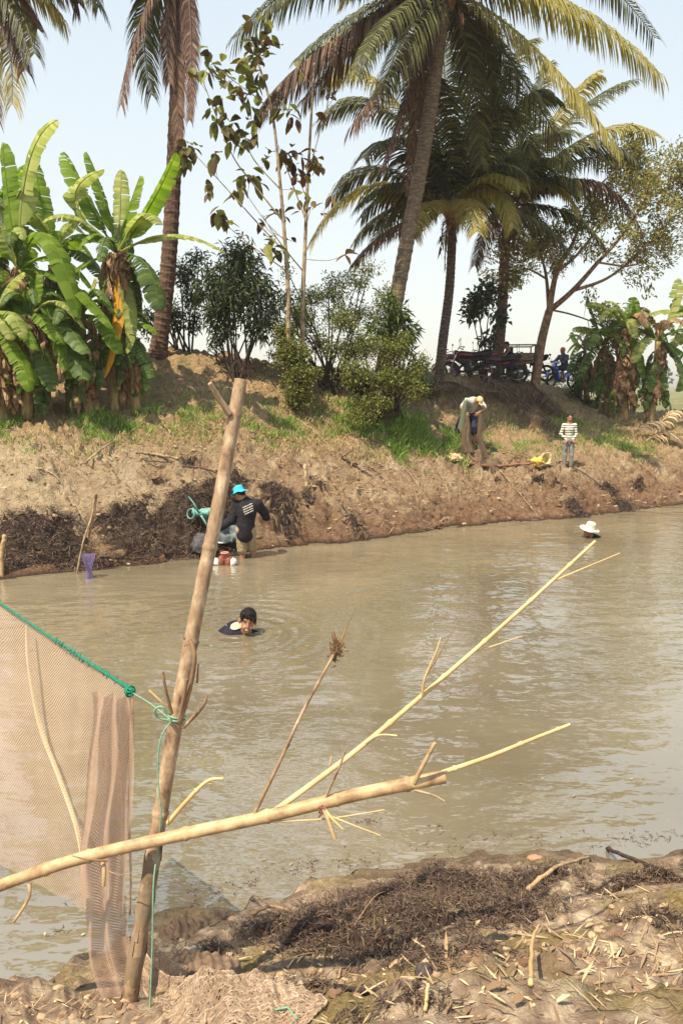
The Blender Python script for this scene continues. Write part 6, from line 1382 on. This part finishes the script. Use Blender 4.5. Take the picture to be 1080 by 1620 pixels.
# the cut bamboo branch lying across
bb = [(-70, 1428, 2.24), (100, 1366, 2.25), (262, 1326, 2.255), (420, 1292, 2.29), (560, 1258, 2.32), (702, 1229, 2.36)]
PB = [at(*q) for q in bb]; bam = thing('bamboo_branch', PB[2], 'cut yellow bamboo branch lying level across the upright pole, thin side shoots pointing right', 'bamboo branch')
o, C2 = culm(bam, 'culm', PB, .0188, .0222, M['bamboo'], [.17, .25, .44, .605, .76, .905])
br(bam, [(428, 1288, 2.30), (560, 1190, 2.42), (670, 1098, 2.52), (760, 1020, 2.60), (850, 940, 2.68), (941, 856, 2.76)], .0105, .0058, name='side_shoot', knots=(.3, .47, .62, .78, .9))
br(bam, [(745, 1033, 2.59), (785, 1020, 2.62), (826, 1006, 2.66)], .0035, .0018, name='twig'); br(bam, [(868, 922, 2.70), (920, 900, 2.72), (980, 875, 2.76)], .0035, .0018, name='twig')
br(bam, [(668, 1100, 2.51), (672, 1072, 2.50), (690, 1030, 2.49), (697, 1008, 2.49)], .005, .002, name='twig'); br(bam, [(672, 1072, 2.50), (700, 1025, 2.48), (727, 976, 2.48)], .003, .001, name='twig', m=M['twig'])
br(bam, [(578, 1176, 2.43), (600, 1163, 2.41), (628, 1164, 2.40)], .0035, .003, name='twig')
br(bam, [(402, 1288, 2.29), (440, 1210, 2.30), (478, 1128, 2.31), (510, 1068, 2.33), (536, 1022, 2.35)], .0065, .0045, M['bamboo_old'], name='side_shoot', knots=(.35, .7))
br(bam, [(536, 1022, 2.35), (545, 1000, 2.35), (560, 965, 2.37), (572, 940, 2.38)], .003, .001, M['twig'], name='twig')
mb = MB()
for k in range(60):
    p = at(532 + random.gauss(0, 5), 1026 + random.gauss(0, 9), 2.35); mb.tube([p, p + V(random.uniform(-.02, .025), random.uniform(-.015, .015), random.uniform(.0, .045))], [.0035, .0008], 4)
for k in range(16): p = at(531 + random.gauss(0, 3), 1040 + random.gauss(0, 8), 2.35); mb.tube([p, p + rv(.018)], [.003, .001], 4)
mb.build('leaf_tuft', M['banana_dry'], bam)
br(bam, [(508, 1278, 2.31), (522, 1245, 2.30), (536, 1215, 2.29), (546, 1188, 2.29)], .0055, .003, M['bamboo_old']); br(bam, [(655, 1238, 2.33), (672, 1205, 2.31), (688, 1175, 2.3)], .009, .006, M['bamboo'])
br(bam, [(510, 1275, 2.29), (520, 1300, 2.27), (530, 1328, 2.26)], .008, .006, M['bamboo']); br(bam, [(512, 1278, 2.29), (525, 1295, 2.27), (542, 1312, 2.26)], .006, .004); br(bam, [(515, 1288, 2.29), (560, 1306, 2.27), (602, 1322, 2.26)], .0035, .002)
br(bam, [(430, 1300, 2.28), (520, 1295, 2.3), (608, 1281, 2.31)], .0035, .002); br(bam, [(655, 1250, 2.33), (685, 1258, 2.31), (703, 1268, 2.3)], .005, .003, M['bamboo_old'])
br(bam, [(700, 1222, 2.36), (770, 1198, 2.42), (840, 1170, 2.48), (901, 1146, 2.54)], .0085, .0055, name='side_shoot', knots=(.12, .6, .88))
br(bam, [(522, 1210, 2.42), (524, 1196, 2.42)], .004, .002)
br(bam, [(163, 1362, 2.24), (165, 1380, 2.22), (164, 1402, 2.21)], .008, .006, M['bamboo']); br(bam, [(47, 1398, 2.23), (45, 1422, 2.21), (22, 1459, 2.2)], .007, .004, M['bamboo'])
br(bam, [(170, 1362, 2.23), (140, 1360, 2.2), (115, 1354, 2.2)], .004, .002, M['twig']); br(bam, [(165, 1375, 2.23), (190, 1384, 2.2), (212, 1380, 2.2)], .002, .001, M['twig'])
mb = MB()
for (px, py) in ((508, 1280),):
    for k in range(12): p = at(px + random.gauss(0, 3), py + random.gauss(0, 4), 2.24 + (px - 225) / 285 * .045); mb.tube([p, p + rv(.012)], [.005, .002], 4)
mb.build('broken_node_scar', mat('node_scar', [(.13, .05, .03), (.26, .13, .08)], scale=30, rough=.9), bam)

# the fishing net hung from a green rope
NETC = netmat('tan_net', [(.46, .32, .24), (.62, .48, .38)], 110, 76, .30)
NETD = netmat('tan_net_dense', [(.42, .28, .21), (.58, .43, .34)], 30, 110, .40)
NETH = netmat('tan_net_heap', [(.46, .34, .24), (.70, .57, .43)], 30, 20, .46)
Yl, Yr = 3.25, 2.46
def top(u): return at(-70 + u * 282, 906 + 190 * u ** .97, Yl + .2 + (Yr - Yl - .2) * u)
def right(v):  # right hem
    return at(210 - 5 * v + 2 * math.sin(v * 9), 1096 + 349 * v, Yr + .02 * v)
netroot = thing('fishing_net', top(.5), 'tan fishing net hanging from a green rope at the left of the photo', 'fishing net')
def netf(u, v):
    T_ = at(-70 + u * 282, 908 + 188 * u ** .97, Yl + .2 + (Yr - Yl - .2) * u)
    # foot of the hanging sheet rises away to the left
    bx = -70 + 275 * u ** .85; by = 1330 + 122 * min(1, u / .74) if u < .74 else 1452 - 6 * (u - .74)
    B_ = at(bx, by, 2.95 - .50 * u)
    p = T_.lerp(B_, v)
    fold = max(0, (u - .45) / .55)
    p = p + V(0, 1, 0) * (.035 * fold * math.sin(u * 42 + v * 2) * min(1, v * 3) + .02 * math.sin(v * 5 + u * 3)) + V(.02 * fold * math.sin(v * 6 + u * 12), 0, 0)
    return p
sheet(120, 90, netf, 'net_panel', NETC, netroot)
# inner ridge where the panel is gathered into a seam, from the rope down to the strip
def seam(u, v):
    xs = catmull([at(40, 990, 2.98), at(42, 1050, 2.9), at(60, 1150, 2.8), at(95, 1245, 2.66), at(122, 1330, 2.52), at(135, 1440, 2.40)], 40); p = xs[int(v * 40)]
    return p + V((u - .5) * (.010 + .010 * math.sin(v * 3.1)), -.012 * math.sin(u * 3.14) + .02, 0)
sheet(6, 40, seam, 'seam', netmat('net_seam', [(.5, .38, .24), (.72, .6, .42)], 3, 90, .6), netroot)
def strip(u, v):
    L_ = catmull([at(150, 1090, 2.50), at(146, 1190, 2.46), at(130, 1320, 2.42), at(134, 1440, 2.38), at(150, 1530, 2.33), at(180, 1625, 2.28)], 30); R2 = catmull([at(209, 1100, 2.46), at(208, 1200, 2.46), at(205, 1330, 2.45), at(207, 1430, 2.42), at(218, 1530, 2.38), at(262, 1625, 2.30)], 30)
    j = min(29, int(v * 30)); f = v * 30 - j; l = L_[j].lerp(L_[j + 1], f); r = R2[j].lerp(R2[j + 1], f)
    return l.lerp(r, u) + V(0, -.03 + .022 * math.sin(u * 15 + v * 3), .0) + V(.006 * math.sin(v * 22 + u * 5), 0, 0)
sheet(60, 120, strip, 'gathered_strip', NETD, netroot)
mb = MB(); H_ = [right(i / 30) for i in range(31)]; mb.tube([p + V(0, -.005, 0) + rv(.001) for p in H_], .0045, 6)
mb.build('hem', mat('net_hem_cord', [(.52, .36, .25), (.68, .52, .38)], scale=60, rough=.9), netroot, smooth=True)
# spread part fanning from the strip over the ground into a heap
def fan(u, v):
    a = at(212 + 8 * v, 1440 + 120 * v, 2.42 - .03 * v); bx = 300 - 20 * v; b_ = hit(bx, 1535 + 60 * v) + V(0, 0, .02)
    return a.lerp(b_, u) + V(0, 0, -.06 * math.sin(u * 3.14) + .01 * math.sin(v * 20))
sheet(30, 40, fan, 'spread_fold', netmat('net_fold', [(.40, .27, .20), (.58, .43, .33)], 30, 30, .3), netroot)
def heap(u, v):
    c0 = hit(355, 1580); x = (u - .5) * (.56 + .1 * math.sin(v * 7)); y = (v - .5) * (.30 + .06 * math.sin(u * 9)); e = math.sin(u * math.pi) ** .9 * math.sin(v * math.pi) ** .9
    p = c0 + V(x * (1 - .2 * v), y + .10 * x, 0); p.z = gz(p.x, p.y) + .012 + e * (.010 + .03 * abs(noise.noise(V(u * 5, v * 4, 3))) + .04 * abs(noise.noise(V(u * 9 + v * 5, v * 6, 8))) + .018 * abs(math.sin(u * 16 + v * 11 + 4 * noise.noise(V(u * 3, v * 3, 0)))) + .004 * math.sin(u * 45 + v * 20))
    return p
def heap2(u, v):
    p = heap(min(1, max(0, u)), min(1, max(0, v))); return V(p.x, p.y, p.z * 1) + V(0, 0, .012 * math.sin(u * 23 - v * 31) - .010)

def threads(nm, fn, nu, nv, wd, m, wob=.004, step=70):
    mb = MB()
    for ax in (0, 1):
        for k in range(nu if ax == 0 else nv):
            c_ = (k + .5) / (nu if ax == 0 else nv); bi = len(mb.v); sd_ = random.random() * 50
            for j in range(step + 1):
                t = j / step; o_ = .35 / nu * math.sin(j * 1.9 + k * 2.4) + .02 * noise.noise(V(t * 4, sd_, 0)); u, v = (c_ + o_, t) if ax == 0 else (t, c_ + o_)
                p = fn(min(1, max(0, u)), min(1, max(0, v))) + V(0, 0, wob * noise.noise(V(t * 30, sd_, 1))); mb.v += [p - V(wd / 2, 0, -wd / 4), p + V(wd / 2, 0, wd / 4)] if ax == 0 else [p - V(0, wd / 2, wd / 2), p + V(0, wd / 2, wd / 2)]
            for j in range(step): a = bi + j * 2; mb.f.append((a, a + 1, a + 3, a + 2)); mb.m.append(0)
    return mb.build(nm, m, netroot)
THR = mat('net_thread', [(.26, .18, .12), (.42, .31, .22), (.56, .45, .34)], 'island', rough=.8, transl=.2)
sheet(110, 70, heap, 'net_heap', netmat('net_under', [(.22, .155, .11), (.36, .27, .19)], 44, 30, .5), netroot)
threads('heap_threads', heap, 54, 36, .0026, THR); threads('heap_threads', heap2, 40, 26, .0026, THR, .008)
threads('fold_threads', fan, 30, 26, .002, THR)
def wad(cx, cy, rx, ry, h, nm, m):
    c0 = hit(cx, cy)
    def f(u, v):
        x = (u - .5) * 2 * rx; y = (v - .5) * 2 * ry; e = max(0, math.sin(u * math.pi) * math.sin(v * math.pi)) ** .6; p = c0 + V(x, y, 0); p.z = gz(p.x, p.y) + .006 + h * e * (.6 + .8 * abs(noise.noise(V(u * 4 + cx, v * 4, 0)))) + .006 * math.sin(u * 40 + v * 9); return p
    return sheet(50, 40, f, nm, m, netroot)
wad(290, 1482, .12, .09, .07, 'net_wad', netmat('dirty_net', [(.13, .09, .06), (.28, .19, .13)], 24, 20, .62)); wad(325, 1530, .13, .06, .05, 'net_wad', netmat('dirty_net_b', [(.16, .11, .075), (.34, .24, .17)], 30, 22, .6)); wad(425, 1580, .11, .07, .04, 'net_wad', NETH)
# rope, knot and cords
GR = mat('green_rope', [(.01, .14, .09), (.02, .27, .17)], scale=90, rough=.6, bump=.6, bscale=200, stretch=(1, 1, 1))
GC = mat('green_cord', [(.12, .27, .18), (.24, .40, .28)], scale=80, rough=.7)
rope = thing('rope', top(.9), 'green rope holding up the tan net and tied to the bamboo pole', 'rope')
mb = MB(); pts = [top(i / 60) + V(0, 0, .004) for i in range(61)]; mb.tube(pts, [.0055 + .0035 * max(0, i / 60 - .55) for i in range(61)], 8)
for i in range(34, 60):
    p = pts[i]
    for k in range(2): a = random.uniform(0, 6.28); q = V(math.cos(a) * .5, math.sin(a), -.6 + .8 * math.sin(a)) * .009; mb.tube([p - q, p + rv(.004) + V(.003, -.007, .004), p + q], .0022, 4)
mb.build('head_rope', GR, rope, smooth=True)
kn = at(206, 1094, Yr); mb = MB()
for k in range(9):
    a0 = random.uniform(0, 6.28); ax_ = rv().normalized(); u_ = ax_.orthogonal().normalized(); v_ = ax_.cross(u_); r_ = random.uniform(.010, .018)
    mb.tube([kn + rv(.002) + (u_ * math.cos(a) + v_ * math.sin(a)) * r_ for a in [a0 + j * .7 for j in range(8)]], .0042, 6)
mb.build('knot', GR, rope, smooth=True)
pk = at(272, 1140, 2.31); mb = MB()
mb.tube(catmull([kn, at(238, 1113, 2.40), pk], 10), .0025, 6)
mb.tube(catmull([pk, at(252, 1136, 2.30), at(245, 1124, 2.29), at(256, 1118, 2.29), at(270, 1131, 2.30)], 16), .004, 6)
cp2 = C[int(.475 * 260)]; ax_ = (C[128] - C[120]).normalized(); u_ = ax_.orthogonal().normalized(); v_ = ax_.cross(u_)
ce = min(C, key=lambda q: (q - at(279, 1141, 2.36)).length)
for d_ in (0, .010): mb.tube([ce + ax_ * d_ + (u_ * math.cos(a) + v_ * math.sin(a)) * .0272 for a in [j * .33 for j in range(20)]], .0038, 6, cap=False)
mb.tube(catmull([pk, at(254, 1170, 2.29), at(250, 1230, 2.28), at(255, 1290, 2.27), at(250, 1340, 2.29), at(243, 1400, 2.24), at(241, 1500, 2.2), at(235, 1640, 2.12)], 60), .0030, 6)
mb.build('cord', GC, rope, smooth=True)
mb = MB(); mb.tube([hit(430, 1608) + V(0, 0, .02), hit(455, 1610) + V(0, 0, .035), hit(470, 1622) + V(0, 0, .02)], .003, 6)
tag(mb.build('cord_end', GC, origin=hit(430, 1608)), 'short end of pale green cord on the straw at the bottom of the photo', 'cord')

# sticks, bark and dry stalks on the near shore
stick('bamboo_stick', [G_(833, 1413, .02), G_(880, 1385, .05), at(932, 1356, hit(932, 1362).y)], .012, .008, M['bamboo'], 'yellow bamboo stick lying on the dark weed near the right shore', 'stick')
stick('dry_stalk', [G_(838, 1562, .01), G_(840, 1530, .1), G_(850, 1500, .1)], .008, .005, M['bamboo_thin'], 'pale dry stalk standing up from the litter below the yellow stick', 'stalk')
stick('bark_piece', [G_(398, 1452, .02), G_(430, 1446, .04), G_(465, 1450, .02)], .010, .006, M['twig'], 'curled brown bark piece at the left end of the weed mat', 'bark')
stick('dry_stalk', [G_(672, 1605, .01), G_(676, 1580, .05)], .006, .005, M['bamboo_thin'], 'short pale stalk stub at the bottom of the photo', 'stalk')
stick('fallen_branch', [G_(500, 1560, .01), G_(570, 1575, .02), G_(660, 1566, .01)], .012, .007, BD, 'dark crooked twig lying in the straw in the middle of the near shore', 'twig')
stick('fallen_branch', [G_(960, 1345, .01), G_(1020, 1372, .02), G_(1090, 1400, .01)], .012, .010, BD, 'dark wet branch lying along the shore at the right edge', 'branch')
stick('fallen_branch', [G_(560, 1475, .03), G_(590, 1440, .06), G_(610, 1425, .05)], .004, .002, TW, 'fine twig poking out of the weed mat', 'twig')
crumple('stone', G_(846, 1358, .0), (.05, .03, .02), mat('red_stone', [(.3, .16, .1), (.45, .27, .18)], scale=9, rough=.9), 'flat reddish stone at the water edge behind the yellow stick', 'stone', amp=.2)
crumple('dark_stone', G_(670, 1540, .0), (.032, .028, .04), mat('dark_stone', [(.05, .04, .045), (.12, .1, .1)], scale=9, rough=.8), 'dark grey stone among the dry litter of the near shore', 'stone', amp=.2)
crumple('plastic_scrap', G_(312, 1508, .0), (.05, .025, .02), mat('grey_scrap', [(.22, .23, .2), (.42, .42, .38)], scale=14, rough=.6), 'crumpled grey plastic scrap between the dirty net wads', 'plastic scrap', amp=.6)
mb = MB()
for (px, py, a, l, w_) in [(655, 1500, 1.4, .05, .008), (705, 1520, 1.5, .09, .007), (615, 1535, .6, .06, .006), (750, 1470, .9, .04, .006), (438, 1580, .9, .03, .02), (880, 1590, .3, .04, .006), (925, 1470, .1, .04, .005), (812, 1590, .3, .03, .012), (500, 1500, .8, .04, .007), (1040, 1440, .2, .05, .008), (560, 1500, 1.0, .03, .006), (770, 1570, .2, .05, .01)]:
    p = G_(px, py, .012); d = V(math.cos(a), math.sin(a) * .6, .35).normalized(); s_ = d.cross(V(0, -.4, 1)).normalized() * w_
    q = [p, p + d * l * .5 + V(0, 0, .005), p + d * l]
    m2 = MB()
    for i, z in enumerate(q): ww = (.6, 1, .2)[i]; m2.v += [z - s_ * ww, z + V(0, 0, -.002), z + s_ * ww]
    for i in range(2): b_ = i * 3; m2.f += [(b_, b_ + 1, b_ + 4, b_ + 3), (b_ + 1, b_ + 2, b_ + 5, b_ + 4)]; m2.m += [0, 0]
    mb.add(m2.v, m2.f)
tag(mb.build('dry_bamboo_leaves', M['straw']), kind='stuff')
# ------------------------------------------------------------------ pale air
hm_ = bpy.data.materials.new('haze'); hm_.use_nodes = True; nt = hm_.node_tree; nt.nodes.remove(nt.nodes['Principled BSDF'])
pv = nt.nodes.new('ShaderNodeVolumePrincipled'); pv.inputs['Color'].default_value = (0.95, 0.92, 0.86, 1); pv.inputs['Density'].default_value = 0.0009; pv.inputs['Anisotropy'].default_value = 0.3
nt.links.new(pv.outputs[0], nt.nodes['Material Output'].inputs['Volume'])
mb = MB(); mb.box((0, 2000, 9.5), (5400, 4900, 24)); o = mb.build('haze', hm_, local=True); o['kind'] = 'stuff'
